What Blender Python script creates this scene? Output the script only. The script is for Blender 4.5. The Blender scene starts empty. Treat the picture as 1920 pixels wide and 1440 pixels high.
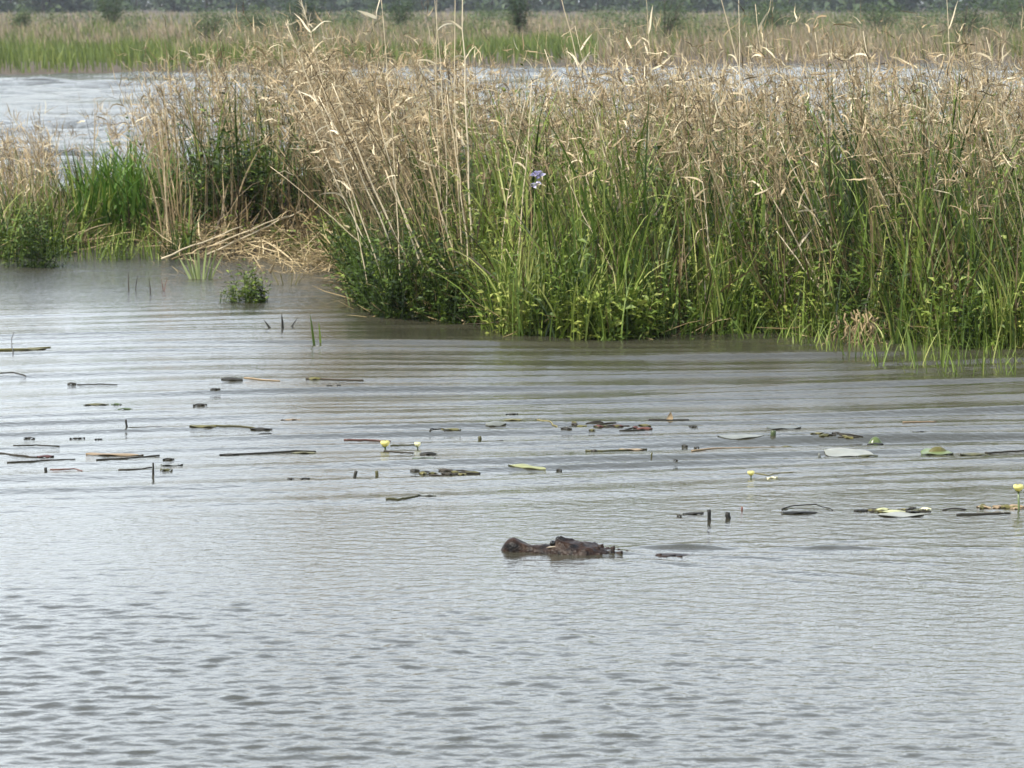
import bpy, math
import numpy as np
from mathutils import Vector

rng = np.random.default_rng(11)
R = math.radians
scene = bpy.context.scene
col = scene.collection

# ------------------------------------------------------------------ camera, sky, sun, exposure
CAM_H, FPX = 2.48, 7290.0                 # eye height over the water (m), focal length in photo pixels
PITCH = math.atan(720 / FPX)
cam_d = bpy.data.cameras.new('camera')
cam = bpy.data.objects.new('camera', cam_d); col.objects.link(cam)
cam.location = (0, 0, CAM_H)
cam.rotation_euler = (math.pi / 2 - PITCH, 0, 0)
cam_d.sensor_width = 36.0
cam_d.lens = 36.0 * FPX / 1920
cam_d.clip_start, cam_d.clip_end = 0.5, 9000
cam_d.dof.use_dof = True
cam_d.dof.focus_distance = 21.5
cam_d.dof.aperture_fstop = 11.0
scene.camera = cam

SUN_EL, SUN_AZ = R(56), R(236)            # azimuth clockwise from +Y: from the left, behind the camera
world = bpy.data.worlds.new('World'); scene.world = world
world.use_nodes = True
wn = world.node_tree.nodes; wl = world.node_tree.links
bg = wn['Background']
sky = wn.new('ShaderNodeTexSky'); sky.sky_type = 'NISHITA'; sky.sun_disc = False
sky.sun_elevation = SUN_EL; sky.sun_rotation = SUN_AZ
sky.air_density = 1.0; sky.dust_density = 4.0; sky.ozone_density = 1.0
# thin bright cloud veil over the whole dome
wtc = wn.new('ShaderNodeTexCoord'); wmp = wn.new('ShaderNodeMapping'); wmp.inputs['Scale'].default_value = (1.0, 1.0, 3.0)
wl.new(wtc.outputs['Generated'], wmp.inputs[0])
wnz = wn.new('ShaderNodeTexNoise'); wnz.inputs['Scale'].default_value = 2.6; wnz.inputs['Detail'].default_value = 6; wnz.inputs['Roughness'].default_value = .6
wl.new(wmp.outputs[0], wnz.inputs['Vector'])
wmr = wn.new('ShaderNodeMapRange'); wmr.inputs[1].default_value = .32; wmr.inputs[2].default_value = .62; wmr.inputs[3].default_value = .35; wmr.inputs[4].default_value = .95
wl.new(wnz.outputs[0], wmr.inputs[0])
wmx = wn.new('ShaderNodeMixRGB')
wsp = wn.new('ShaderNodeSeparateXYZ'); wl.new(wtc.outputs['Generated'], wsp.inputs[0])        # hazy air: paler and brighter low down, all round
wrp = wn.new('ShaderNodeValToRGB'); wl.new(wsp.outputs[2], wrp.inputs[0])
for el_, (p_, c_) in zip(wrp.color_ramp.elements, ((0.05, (.82, .885, .935, 1)), (.85, (.17, .24, .34, 1)))): el_.position = p_; el_.color = c_
wsc = wn.new('ShaderNodeVectorMath'); wsc.operation = 'SCALE'; wsc.inputs['Scale'].default_value = 13.8
wl.new(wrp.outputs[0], wsc.inputs[0]); wl.new(wsc.outputs[0], wmx.inputs[2])
wl.new(wmr.outputs[0], wmx.inputs[0]); wl.new(sky.outputs[0], wmx.inputs[1]); wl.new(wmx.outputs[0], bg.inputs[0])
bg.inputs[1].default_value = 0.15

sun_d = bpy.data.lights.new('sun', 'SUN'); sun_d.energy = 5.0; sun_d.angle = R(0.6); sun_d.color = (1.0, 0.94, 0.84)
sun = bpy.data.objects.new('sun', sun_d); col.objects.link(sun)
sdir = Vector((math.sin(SUN_AZ) * math.cos(SUN_EL), math.cos(SUN_AZ) * math.cos(SUN_EL), math.sin(SUN_EL)))
sun.rotation_euler = sdir.to_track_quat('Z', 'Y').to_euler(); sun.location = (0, 0, 60)

vs = scene.view_settings
vs.view_transform = 'Standard'; vs.look = 'None'; vs.gamma = 1.0; vs.use_curve_mapping = False
vs.exposure = 0.62
scene.cycles.use_denoising = True
scene.cycles.max_bounces = 6
scene.cycles.transparent_max_bounces = 4

# ------------------------------------------------------------------ pixel -> place
cp, sp = math.cos(PITCH), math.sin(PITCH)
def ray(px, py):
    u = (px - 960) / FPX; v = (720 - py) / FPX
    return np.array([u, cp + v * sp, -sp + v * cp])
def G(px, py, z=0.0):                      # the point of height z that a photo pixel looks at
    r = ray(px, py); t = (z - CAM_H) / r[2]
    return np.array([r[0] * t, r[1] * t, z])
def W(px, py, d):                          # the point d metres away along +Y
    r = ray(px, py); t = d / r[1]
    return np.array([r[0] * t, d, CAM_H + r[2] * t])
def to_px(x, y):                           # photo column of a place (good to a pixel)
    return 960 + x / y * FPX * 0.9975
def mpp(py):                               # metres per photo pixel at water seen on row py
    return CAM_H / max(py, 20) * 1.0

# ------------------------------------------------------------------ helpers
def tag(o, label=None, cat=None, group=None, kind=None):
    if label: o['label'] = label
    if cat: o['category'] = cat
    if group: o['group'] = group
    if kind: o['kind'] = kind
    return o
def empty(name, loc, label=None, cat=None, group=None):
    o = bpy.data.objects.new(name, None); col.objects.link(o)
    o.location = tuple(loc); o.empty_display_size = 0.05
    return tag(o, label, cat, group)

class Soup:
    """collects quads and triangles with a tint value per vertex"""
    def __init__(s): s.v, s.q, s.t, s.c, s.n = [], [], [], [], 0
    def add(s, v, q=None, t=None, c=0.5):
        v = np.asarray(v, float).reshape(-1, 3)
        if q is not None and len(q): s.q.append(np.asarray(q, int).reshape(-1, 4) + s.n)
        if t is not None and len(t): s.t.append(np.asarray(t, int).reshape(-1, 3) + s.n)
        c = np.broadcast_to(np.asarray(c, float), (len(v),)) if np.ndim(c) == 0 else np.asarray(c, float)
        s.v.append(v); s.c.append(c); s.n += len(v)
        return s
    def build(s, name, mat, parent=None, origin=None, smooth=True):
        v = np.concatenate(s.v); c = np.concatenate(s.c)
        if origin is not None: v = v - np.asarray(origin)
        q = np.concatenate(s.q) if s.q else np.zeros((0, 4), int)
        t = np.concatenate(s.t) if s.t else np.zeros((0, 3), int)
        me = bpy.data.meshes.new(name)
        me.vertices.add(len(v)); me.vertices.foreach_set('co', v.astype(np.float32).ravel())
        nl = q.size + t.size
        me.loops.add(nl); me.loops.foreach_set('vertex_index', np.concatenate([q.ravel(), t.ravel()]).astype(np.int32))
        tot = np.concatenate([np.full(len(q), 4), np.full(len(t), 3)]).astype(np.int32)
        st = np.concatenate([[0], np.cumsum(tot)[:-1]]).astype(np.int32)
        me.polygons.add(len(tot)); me.polygons.foreach_set('loop_start', st)
        try: me.polygons.foreach_set('loop_total', tot)
        except Exception: pass
        if smooth: me.polygons.foreach_set('use_smooth', np.ones(len(tot), bool))
        a = me.attributes.new('tint', 'FLOAT', 'POINT'); a.data.foreach_set('value', c.astype(np.float32))
        me.materials.append(mat); me.update(calc_edges=True)
        o = bpy.data.objects.new(name, me); col.objects.link(o)
        if parent is not None: o.parent = parent
        elif origin is not None: o.location = tuple(origin)
        return o

def blades(S, base, az, lean, L, w, bend, seg=6, tint=0.5, roll=None, taper=2.5, tip=0.0, kink=0.0, tcurve=1.3, tint_end=0.0):
    """many blades at once: a strip that leaves its base leaning by `lean` towards `az` and bends on by `bend`"""
    base = np.asarray(base, float).reshape(-1, 3); N = len(base)
    f = lambda a: np.broadcast_to(np.asarray(a, float), (N,)).copy()
    az, lean, L, w, bend, tint = map(f, (az, lean, L, w, bend, tint))
    roll = rng.uniform(-0.9, 0.9, N) if roll is None else f(roll)
    k = np.arange(seg + 1) / seg
    A = lean[:, None] + bend[:, None] * k[None] ** tcurve
    AZ = az[:, None] + np.zeros_like(A)
    if kink:
        A = A + np.cumsum(rng.normal(0, kink, A.shape), 1); AZ = AZ + np.cumsum(rng.normal(0, kink, A.shape), 1)
    D = np.stack([np.sin(A) * np.cos(AZ), np.sin(A) * np.sin(AZ), np.cos(A)], -1)
    step = D[:, :-1] * (L / seg)[:, None, None]
    P = base[:, None, :] + np.concatenate([np.zeros((N, 1, 3)), np.cumsum(step, 1)], 1)
    perp = np.stack([-np.sin(AZ), np.cos(AZ), np.zeros_like(AZ)], -1)
    cr = np.cross(D, perp)
    side = np.cos(roll)[:, None, None] * perp + np.sin(roll)[:, None, None] * cr
    prof = np.maximum(tip, (1 - k ** taper)) * np.minimum(1, 0.55 + 2.5 * k)
    h = side * (w[:, None] * prof[None] * 0.5)[..., None]
    V = np.stack([P - h, P + h], 2).reshape(-1, 3)
    i = np.arange(N)[:, None] * (seg + 1) * 2 + np.arange(seg)[None] * 2
    Q = np.stack([i, i + 1, i + 3, i + 2], -1).reshape(-1, 4)
    c = (tint[:, None] + tint_end * k[None])
    S.add(V, Q, c=np.clip(np.repeat(c.reshape(-1), 2), 0, 1))
    return P, D

def leaves(S, org, dirv, L, w, tint, fold=0.25, droop=0.2):
    """ovate leaves folded along the midrib"""
    org = np.asarray(org, float); N = len(org)
    d = dirv / np.linalg.norm(dirv, axis=1, keepdims=True)
    up = np.array([0, 0, 1.0]) + rng.normal(0, 0.35, (N, 3))
    s = np.cross(d, up); s /= np.linalg.norm(s, axis=1, keepdims=True) + 1e-9
    n = np.cross(s, d)
    L = np.broadcast_to(L, (N,))[:, None]; w = np.broadcast_to(w, (N,))[:, None]
    t = org + d * L - np.array([0, 0, 1.0]) * L * droop
    m = org + d * L * 0.5
    l = org + d * L * 0.42 + s * w * 0.5 + n * w * fold
    r = org + d * L * 0.42 - s * w * 0.5 + n * w * fold
    V = np.stack([org, r, t, l, m], 1).reshape(-1, 3)
    i = np.arange(N)[:, None] * 5
    Q = np.stack([np.concatenate([i, i + 1, i + 2, i + 4], 1), np.concatenate([i, i + 4, i + 2, i + 3], 1)], 1).reshape(-1, 4)
    S.add(V, Q, c=np.repeat(np.broadcast_to(tint, (N,)), 5))

def tube(S, pts, rad, n=6, tint=0.5, cap=True):
    pts = np.asarray(pts, float); m = len(pts)
    rad = np.broadcast_to(np.asarray(rad, float), (m,))
    T = np.gradient(pts, axis=0); T /= np.linalg.norm(T, axis=1, keepdims=True) + 1e-9
    ref = np.array([0.31, 0.87, 0.2]); ref = ref / np.linalg.norm(ref)
    a = np.cross(T, ref); a /= np.linalg.norm(a, axis=1, keepdims=True) + 1e-9
    b = np.cross(T, a)
    th = np.arange(n) / n * 2 * np.pi
    V = pts[:, None] + rad[:, None, None] * (np.cos(th)[None, :, None] * a[:, None] + np.sin(th)[None, :, None] * b[:, None])
    i, j = np.meshgrid(np.arange(m - 1), np.arange(n), indexing='ij')
    Q = np.stack([i * n + j, i * n + (j + 1) % n, (i + 1) * n + (j + 1) % n, (i + 1) * n + j], -1).reshape(-1, 4)
    V = V.reshape(-1, 3); tr = []
    if cap:
        V = np.vstack([V, pts[0], pts[-1]])
        for j2 in range(n):
            tr.append([m * n, (j2 + 1) % n, j2]); tr.append([m * n + 1, (m - 1) * n + j2, (m - 1) * n + (j2 + 1) % n])
    S.add(V, Q, tr, tint)

def smooth(a, b, x):
    t = np.clip((x - a) / (b - a), 0, 1); return t * t * (3 - 2 * t)
def poly_inside(P, x, y):
    ins = np.zeros(np.shape(x), bool); n = len(P)
    for i in range(n):
        (x1, y1), (x2, y2) = P[i], P[(i + 1) % n]
        cnd = ((y1 > y) != (y2 > y))
        xi = (x2 - x1) * (y - y1) / (y2 - y1 + 1e-12) + x1
        ins ^= cnd & (x < xi)
    return ins
def line_dist(P, x, y):
    d = np.full(np.shape(x), 1e9)
    for (x1, y1), (x2, y2) in zip(P[:-1], P[1:]):
        dx, dy = x2 - x1, y2 - y1
        t = np.clip(((x - x1) * dx + (y - y1) * dy) / (dx * dx + dy * dy + 1e-12), 0, 1)
        d = np.minimum(d, np.hypot(x - x1 - t * dx, y - y1 - t * dy))
    return d
_nk = np.random.default_rng(5)
_NW = [( _nk.normal(0, 1, 2), _nk.uniform(0, 6.28)) for _ in range(24)]
def lownoise(x, y, scale):                 # smooth -1..1 field
    z = 0
    for i, (k, p) in enumerate(_NW):
        z = z + np.sin((k[0] * x + k[1] * y) / scale * 2.0 + p)
    return z / math.sqrt(12)

# ------------------------------------------------------------------ materials
def mat_new(name):
    m = bpy.data.materials.new(name); m.use_nodes = True
    nt = m.node_tree; return m, nt, nt.nodes, nt.links, nt.nodes['Principled BSDF']
def foliage(name, stops, rough=0.55, trans=0.35, spec=0.35):
    m, nt, n, l, p = mat_new(name)
    at = n.new('ShaderNodeAttribute'); at.attribute_name = 'tint'
    tc = n.new('ShaderNodeTexCoord')
    nz = n.new('ShaderNodeTexNoise'); nz.inputs['Scale'].default_value = 9.0; nz.inputs['Detail'].default_value = 3
    l.new(tc.outputs['Object'], nz.inputs['Vector'])
    ma = n.new('ShaderNodeMath'); ma.operation = 'MULTIPLY_ADD'; ma.inputs[1].default_value = 0.30; ma.inputs[2].default_value = -0.15
    l.new(nz.outputs[0], ma.inputs[0])
    ad = n.new('ShaderNodeMath'); ad.operation = 'ADD'; l.new(at.outputs['Fac'], ad.inputs[0]); l.new(ma.outputs[0], ad.inputs[1])
    rp = n.new('ShaderNodeValToRGB'); l.new(ad.outputs[0], rp.inputs[0])
    e = rp.color_ramp.elements
    while len(e) < len(stops): e.new(0.5)
    for el, (pos, c) in zip(e, stops): el.position = pos; el.color = (*c, 1)
    l.new(rp.outputs[0], p.inputs['Base Color'])
    p.inputs['Roughness'].default_value = rough; p.inputs['Specular IOR Level'].default_value = spec
    if trans:
        tr = n.new('ShaderNodeBsdfTranslucent'); l.new(rp.outputs[0], tr.inputs[0])
        mx = n.new('ShaderNodeMixShader'); mx.inputs[0].default_value = trans
        l.new(p.outputs[0], mx.inputs[1]); l.new(tr.outputs[0], mx.inputs[2])
        l.new(mx.outputs[0], n['Material Output'].inputs[0])
    return m
M = {}
M['straw'] = foliage('dry_straw', [(0, (.040, .027, .012)), (.3, (.20, .145, .068)), (.6, (.42, .325, .17)), (1, (.68, .58, .37))], trans=.25)
M['pinkstraw'] = foliage('dry_leaf', [(0, (.045, .030, .014)), (.3, (.23, .162, .082)), (.6, (.44, .335, .19)), (1, (.70, .60, .40))], trans=.3)  # darkest stop imitates shaded gaps among the dry tops
M['pale'] = foliage('bleached_reed', [(0, (.34, .26, .15)), (.5, (.52, .43, .28)), (1, (.70, .62, .45))], trans=.1)
M['green'] = foliage('green_blade', [(0, (.010, .022, .004)), (.35, (.055, .098, .010)), (.7, (.145, .205, .028)), (1, (.30, .31, .09))], trans=.25)  # low stops darkened so some blades pass for shaded gaps
M['herb'] = foliage('herb_leaf', [(0, (.010, .022, .004)), (.4, (.058, .100, .010)), (.75, (.15, .20, .028)), (1, (.28, .30, .07))], trans=.22)  # darkest stop carries the same painted gap shade as the blades
M['bright'] = foliage('lush_leaf', [(0, (.03, .07, .01)), (.5, (.08, .17, .02)), (1, (.20, .30, .05))], trans=.4)
M['farstraw'] = foliage('far_straw', [(0, (.09, .085, .04)), (.4, (.20, .16, .09)), (1, (.36, .28, .19))], trans=.2)
M['fargreen'] = foliage('far_green', [(0, (.055, .085, .016)), (.5, (.11, .15, .025)), (1, (.22, .235, .06))], trans=.3)
M['wood_leaf'] = foliage('far_tree_leaf', [(0, (.02, .035, .018)), (.5, (.045, .07, .03)), (1, (.09, .12, .05))], trans=.2)
M['bush_leaf'] = foliage('bush_leaf', [(0, (.02, .04, .012)), (.5, (.05, .085, .025)), (1, (.12, .16, .05))], trans=.3)
M['bark'] = foliage('bark', [(0, (.03, .024, .018)), (1, (.12, .095, .07))], trans=0, rough=.9)
M['darkleaf'] = foliage('wet_dark_leaf', [(0, (.008, .008, .006)), (.5, (.022, .02, .014)), (1, (.06, .045, .03))], trans=0, rough=.6, spec=.3)
M['olive'] = foliage('olive_leaf', [(0, (.04, .04, .012)), (.5, (.11, .10, .03)), (1, (.22, .19, .07))], trans=.15, rough=.4)
M['padgreen'] = foliage('lily_pad_green', [(0, (.05, .07, .02)), (.5, (.12, .16, .05)), (1, (.26, .30, .11))], trans=.15, rough=.3, spec=.5)
M['padgrey'] = foliage('lily_pad_grey', [(0, (.08, .085, .07)), (.5, (.16, .165, .14)), (1, (.28, .28, .23))], trans=.1, rough=.3, spec=.5)
M['redleaf'] = foliage('reddish_leaf', [(0, (.03, .012, .01)), (.5, (.08, .03, .022)), (1, (.16, .07, .05))], trans=.05, rough=.35)
M['tanleaf'] = foliage('tan_leaf', [(0, (.16, .11, .06)), (.5, (.30, .22, .13)), (1, (.45, .35, .22))], trans=.15, rough=.45)
M['paleleaf'] = foliage('pale_leaf', [(0, (.24, .25, .12)), (.5, (.36, .37, .19)), (1, (.50, .49, .30))], trans=.2, rough=.45)
M['yellow'] = foliage('yellow_petal', [(0, (.60, .50, .08)), (.5, (.72, .64, .20)), (1, (.80, .75, .38))], trans=.25, rough=.45)
M['cream'] = foliage('cream_petal', [(0, (.72, .66, .30)), (.5, (.80, .76, .45)), (1, (.84, .82, .60))], trans=.25, rough=.45)
M['violet'] = foliage('violet_petal', [(0, (.18, .17, .30)), (.5, (.30, .28, .44)), (1, (.60, .56, .75))], trans=.3, rough=.5)
M['white'] = foliage('white_petal', [(0, (.7, .68, .6)), (1, (.82, .82, .78))], trans=.2, rough=.5)

def soil_material():
    m, nt, n, l, p = mat_new('marsh_soil')
    tc = n.new('ShaderNodeTexCoord')
    nz = n.new('ShaderNodeTexNoise'); nz.inputs['Scale'].default_value = 3.0; nz.inputs['Detail'].default_value = 9; nz.inputs['Roughness'].default_value = .7
    l.new(tc.outputs['Object'], nz.inputs['Vector'])
    rp = n.new('ShaderNodeValToRGB'); l.new(nz.outputs[0], rp.inputs[0])
    e = rp.color_ramp.elements
    e[0].position = .3; e[0].color = (.022, .016, .010, 1); e[1].position = .7; e[1].color = (.10, .072, .042, 1)
    l.new(rp.outputs[0], p.inputs['Base Color']); p.inputs['Roughness'].default_value = .85
    b = n.new('ShaderNodeBump'); b.inputs['Strength'].default_value = .6; b.inputs['Distance'].default_value = .05
    l.new(nz.outputs[0], b.inputs['Height']); l.new(b.outputs[0], p.inputs['Normal'])
    return m
M['soil'] = soil_material()

def water_material():
    m, nt, n, l, p = mat_new('murky_water')
    tc = n.new('ShaderNodeTexCoord')
    mp = n.new('ShaderNodeMapping'); mp.inputs['Scale'].default_value = (0.8, 1.0, 1.0)
    l.new(tc.outputs['Object'], mp.inputs['Vector'])
    n1 = n.new('ShaderNodeTexNoise'); n1.inputs['Scale'].default_value = 24; n1.inputs['Detail'].default_value = 3; n1.inputs['Roughness'].default_value = .55
    n2 = n.new('ShaderNodeTexNoise'); n2.inputs['Scale'].default_value = .55; n2.inputs['Detail'].default_value = 5
    mp2 = n.new('ShaderNodeMapping'); mp2.inputs['Scale'].default_value = (0.4, 1.0, 1.0); l.new(tc.outputs['Object'], mp2.inputs['Vector'])
    l.new(mp.outputs[0], n1.inputs['Vector']); l.new(mp2.outputs[0], n2.inputs['Vector'])
    # the far pond carries no modelled ripples: there the relief takes over, by place (Y), not by view
    sx = n.new('ShaderNodeSeparateXYZ'); l.new(tc.outputs['Object'], sx.inputs[0])
    mr = n.new('ShaderNodeMapRange'); mr.inputs[1].default_value = 31; mr.inputs[2].default_value = 42; mr.inputs[3].default_value = 0.35; mr.inputs[4].default_value = 5.0
    l.new(sx.outputs[1], mr.inputs[0])
    b1 = n.new('ShaderNodeBump'); b1.inputs['Distance'].default_value = .012
    l.new(mr.outputs[0], b1.inputs['Strength']); l.new(n1.outputs[0], b1.inputs['Height'])
    b2 = n.new('ShaderNodeBump'); b2.inputs['Distance'].default_value = .22
    mr2 = n.new('ShaderNodeMapRange'); mr2.inputs[1].default_value = 31; mr2.inputs[2].default_value = 45; mr2.inputs[3].default_value = 0.02; mr2.inputs[4].default_value = 1.0
    l.new(sx.outputs[1], mr2.inputs[0]); l.new(mr2.outputs[0], b2.inputs['Strength'])
    l.new(n2.outputs[0], b2.inputs['Height']); l.new(b1.outputs[0], b2.inputs['Normal'])
    l.new(b2.outputs[0], p.inputs['Normal'])
    p.inputs['Base Color'].default_value = (.036, .034, .023, 1)
    p.inputs['Roughness'].default_value = .06; p.inputs['IOR'].default_value = 1.333
    return m
M['water'] = water_material()

def hide_material():
    m, nt, n, l, p = mat_new('alligator_hide')
    tc = n.new('ShaderNodeTexCoord')
    nz = n.new('ShaderNodeTexNoise'); nz.inputs['Scale'].default_value = 22; nz.inputs['Detail'].default_value = 6
    vo = n.new('ShaderNodeTexVoronoi'); vo.inputs['Scale'].default_value = 75
    l.new(tc.outputs['Object'], nz.inputs['Vector']); l.new(tc.outputs['Object'], vo.inputs['Vector'])
    rp = n.new('ShaderNodeValToRGB'); l.new(nz.outputs[0], rp.inputs[0])
    e = rp.color_ramp.elements
    e[0].position = .35; e[0].color = (.0025, .002, .002, 1); e[1].position = .72; e[1].color = (.032, .015, .007, 1)
    l.new(rp.outputs[0], p.inputs['Base Color']); p.inputs['Roughness'].default_value = .5; p.inputs['Specular IOR Level'].default_value = .16
    b = n.new('ShaderNodeBump'); b.inputs['Strength'].default_value = .8; b.inputs['Distance'].default_value = .0035
    l.new(vo.outputs['Distance'], b.inputs['Height']); l.new(b.outputs[0], p.inputs['Normal'])
    return m
M['hide'] = hide_material()

# ------------------------------------------------------------------ waves (height of the water surface)
GATOR = G(1046, 1035); HEAD_AZ = R(180 - 13)          # heading: left and a little away
_wr = np.random.default_rng(3)
NW = 110
_lam = np.exp(_wr.uniform(math.log(.045), math.log(.21), NW))
_dir = R(90) + _wr.normal(0, R(38), NW)
_pha = _wr.uniform(0, 6.283, NW)
_amp = _lam ** 0.7
_amp *= 1.0 / math.sqrt(np.sum((_amp * 2 * np.pi / _lam) ** 2 / 2))      # unit rms slope
FX0, FX1, FY0, FY1 = -6.2, 6.6, 10.5, 39.0
def wave(x, y):
    x = np.asarray(x, float); y = np.asarray(y, float)
    z = np.zeros(np.broadcast(x, y).shape)
    for lam, d, p, a in zip(_lam, _dir, _pha, _amp):
        k = 2 * np.pi / lam
        z += a * np.sin(k * (math.cos(d) * x + math.sin(d) * y) + p)
    patch = smooth(-.5, 1.0, lownoise(x * .45, y * .28, 1.9))
    u = x / np.maximum(y, 1) * 7.6                      # -1 .. 1 across the view
    rough = .045 + .25 * smooth(17.0, 15.4, y) * smooth(1.5, -.6, u + .5 * (y - 13.5) / 2) * (.35 + .75 * patch)
    rough = rough + .06 * patch * smooth(19.8, 17.5, y) * smooth(.2, -.8, u)
    rough = rough * (1 - .55 * smooth(19, 22, y))
    z = z * rough
    # swells of the wake, running away from the swimmer towards the reeds
    warp = .22 * lownoise(x, y, 4.0)
    act = smooth(18.6, 20.6, y - .25 * x) * (1 - .6 * smooth(27.5, 33, y)) * (.45 + .55 * smooth(-1.1, .5, u))
    for lam, ang, a, ph in ((.66, 16, .0100, .4), (.54, 12, .0080, 1.9), (.44, 19, .0058, 4.0), (.36, 13, .0046, .9), (.29, 16, .0030, 5.1)):
        k = 2 * np.pi / lam; an = R(ang)
        s = np.sin(k * (-math.sin(an) * x + math.cos(an) * y + warp) + ph)
        z += a * act * (np.exp(1.0 * (s - 1)) * 2 - .93)
    # arms of the wake and the bow ripple of the swimmer
    hx, hy = math.cos(HEAD_AZ), math.sin(HEAD_AZ)
    rx, ry = x - GATOR[0], y - GATOR[1]
    al = -(rx * hx + ry * hy); ac = -rx * hy + ry * hx
    for off, sl, a in ((.10, .24, .012), (-.10, -.24, .024), (.0, .0, .014), (.03, .07, .006), (-.04, -.10, .008), (.13, .42, .007), (-.13, -.42, .007)):
        c = ac - off - sl * al
        z += a * np.exp(-(c / .05) ** 2) * smooth(-.1, .25, al) * smooth(2.8, .4, al) * (.6 + .4 * np.sin(al * 9 + off * 30))
    far = smooth(40, 46, y) * smooth(-26, -20, x) * smooth(22, 17, x)
    if np.any(far > 0):
        zf = 0
        for q in range(26):
            lam = 1.0 + 2.6 * _pha[q] / 6.283; k = 2 * np.pi / lam; d = _dir[q] * .8 + .31
            zf = zf + (lam / 30) * .18 * np.sin(k * (math.cos(d) * x + math.sin(d) * y) + _pha[q + 26])
        farz = zf * far * (.6 + .5 * lownoise(x, y, 9.0))
    else: farz = 0
    edge = smooth(FX0, FX0 + .8, x) * smooth(FX1, FX1 - .8, x) * smooth(FY0, FY0 + .8, y) * smooth(FY1, FY1 - 4, y)
    return z * edge + farz

def build_water():
    xs = np.concatenate([[-3000, -1200, -500, -220, -110, -60, -35], np.arange(-26, FX0 - .1, .33), np.arange(FX0, FX1 + .001, .024), np.arange(FX1 + .2, 22, .4), [35, 60, 110, 220, 500, 1200, 3000]])
    ys = [-60, -20, 0, 6]; y = FY0
    while y < FY1:
        ys.append(y); y += max(.015, .015 * (y / 13.0) ** 1.3)
    ys = np.array(ys + list(np.arange(FY1 + .1, 140, .34)) + list(np.linspace(142, 180, 8)))
    X, Y = np.meshgrid(xs, ys)
    Z = wave(X, Y)
    V = np.stack([X, Y, Z], -1).reshape(-1, 3)
    nx = len(xs)
    i, j = np.meshgrid(np.arange(len(ys) - 1), np.arange(nx - 1), indexing='ij')
    Q = np.stack([i * nx + j, i * nx + j + 1, (i + 1) * nx + j + 1, (i + 1) * nx + j], -1).reshape(-1, 4)
    o = Soup().add(V, Q).build('water', M['water'])
    return tag(o, 'pale grey rippled marsh water with long wake swells', 'water', kind='structure')
build_water()

# ------------------------------------------------------------------ ground: pond bed, reed island, far meadow
front_px = [(-420, 500), (-200, 492), (0, 484), (110, 478), (200, 462), (290, 466), (330, 484), (480, 476), (600, 488), (650, 520), (676, 578), (720, 596),
            (800, 598), (880, 606), (960, 628), (1120, 636), (1250, 632), (1400, 622), (1540, 630), (1620, 640), (1750, 648), (1920, 655), (2250, 665), (2500, 660)]
FRONT = [tuple(G(*p)[:2]) for p in front_px]
ISLAND = FRONT + [(9.5, 50), (-2, 50), (-4.2, 47), (-9.2, 45)]
shore_px = [(-4000, 150), (-600, 143), (0, 140), (340, 136), (900, 122), (1500, 118), (1920, 116), (2600, 113), (7000, 105)]
SHORE = [tuple(G(*p)[:2]) for p in shore_px]
def shore_y(x):
    return np.interp(x, [p[0] for p in SHORE], [p[1] for p in SHORE])
def ground_z(x, y):
    d = line_dist(ISLAND + [ISLAND[0]], x, y)
    ins = poly_inside(ISLAND, x, y)
    s = np.where(ins, d, -d)
    z = np.where(s > 0, np.minimum(.16, -.05 + .2 * s), np.maximum(-.6, -.05 + .3 * s))
    sd = y - shore_y(x)
    z2 = np.where(sd > 0, np.minimum(.25, .05 + .05 * sd), np.maximum(-.6, .05 + .06 * sd))
    z = np.maximum(z, z2) + .02 * lownoise(x, y, .8)
    near = smooth(6.5, 2.5, y) * .9                       # the bank under the photographer
    return np.where(y < 7, np.maximum(z, -.6 + near * 1.6 + .01), z)
def build_ground():
    xs = np.concatenate([[-4000, -2000, -1000, -500, -250, -120, -70, -45, -30, -20, -14], np.arange(-10, 10.6, .16), [14, 20, 30, 45, 70, 120, 250, 500, 1000, 2000, 4000]])
    ys = np.concatenate([[-70, -20, -5, 0, 2, 4, 6, 8, 14, 20], np.arange(24, 51, .16), [55, 62, 72, 85, 100], np.arange(110, 200, 4), [220, 260, 320, 400, 520, 700, 1000, 1600, 2600, 5000]])
    X, Y = np.meshgrid(xs, ys); Z = ground_z(X, Y)
    nx = len(xs)
    i, j = np.meshgrid(np.arange(len(ys) - 1), np.arange(nx - 1), indexing='ij')
    Q = np.stack([i * nx + j, i * nx + j + 1, (i + 1) * nx + j + 1, (i + 1) * nx + j], -1).reshape(-1, 4)
    o = Soup().add(np.stack([X, Y, Z], -1).reshape(-1, 3), Q).build('ground', M['soil'])
    tag(o, 'dark brown marsh ground under reeds and water', 'ground', kind='structure')
build_ground()

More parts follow.
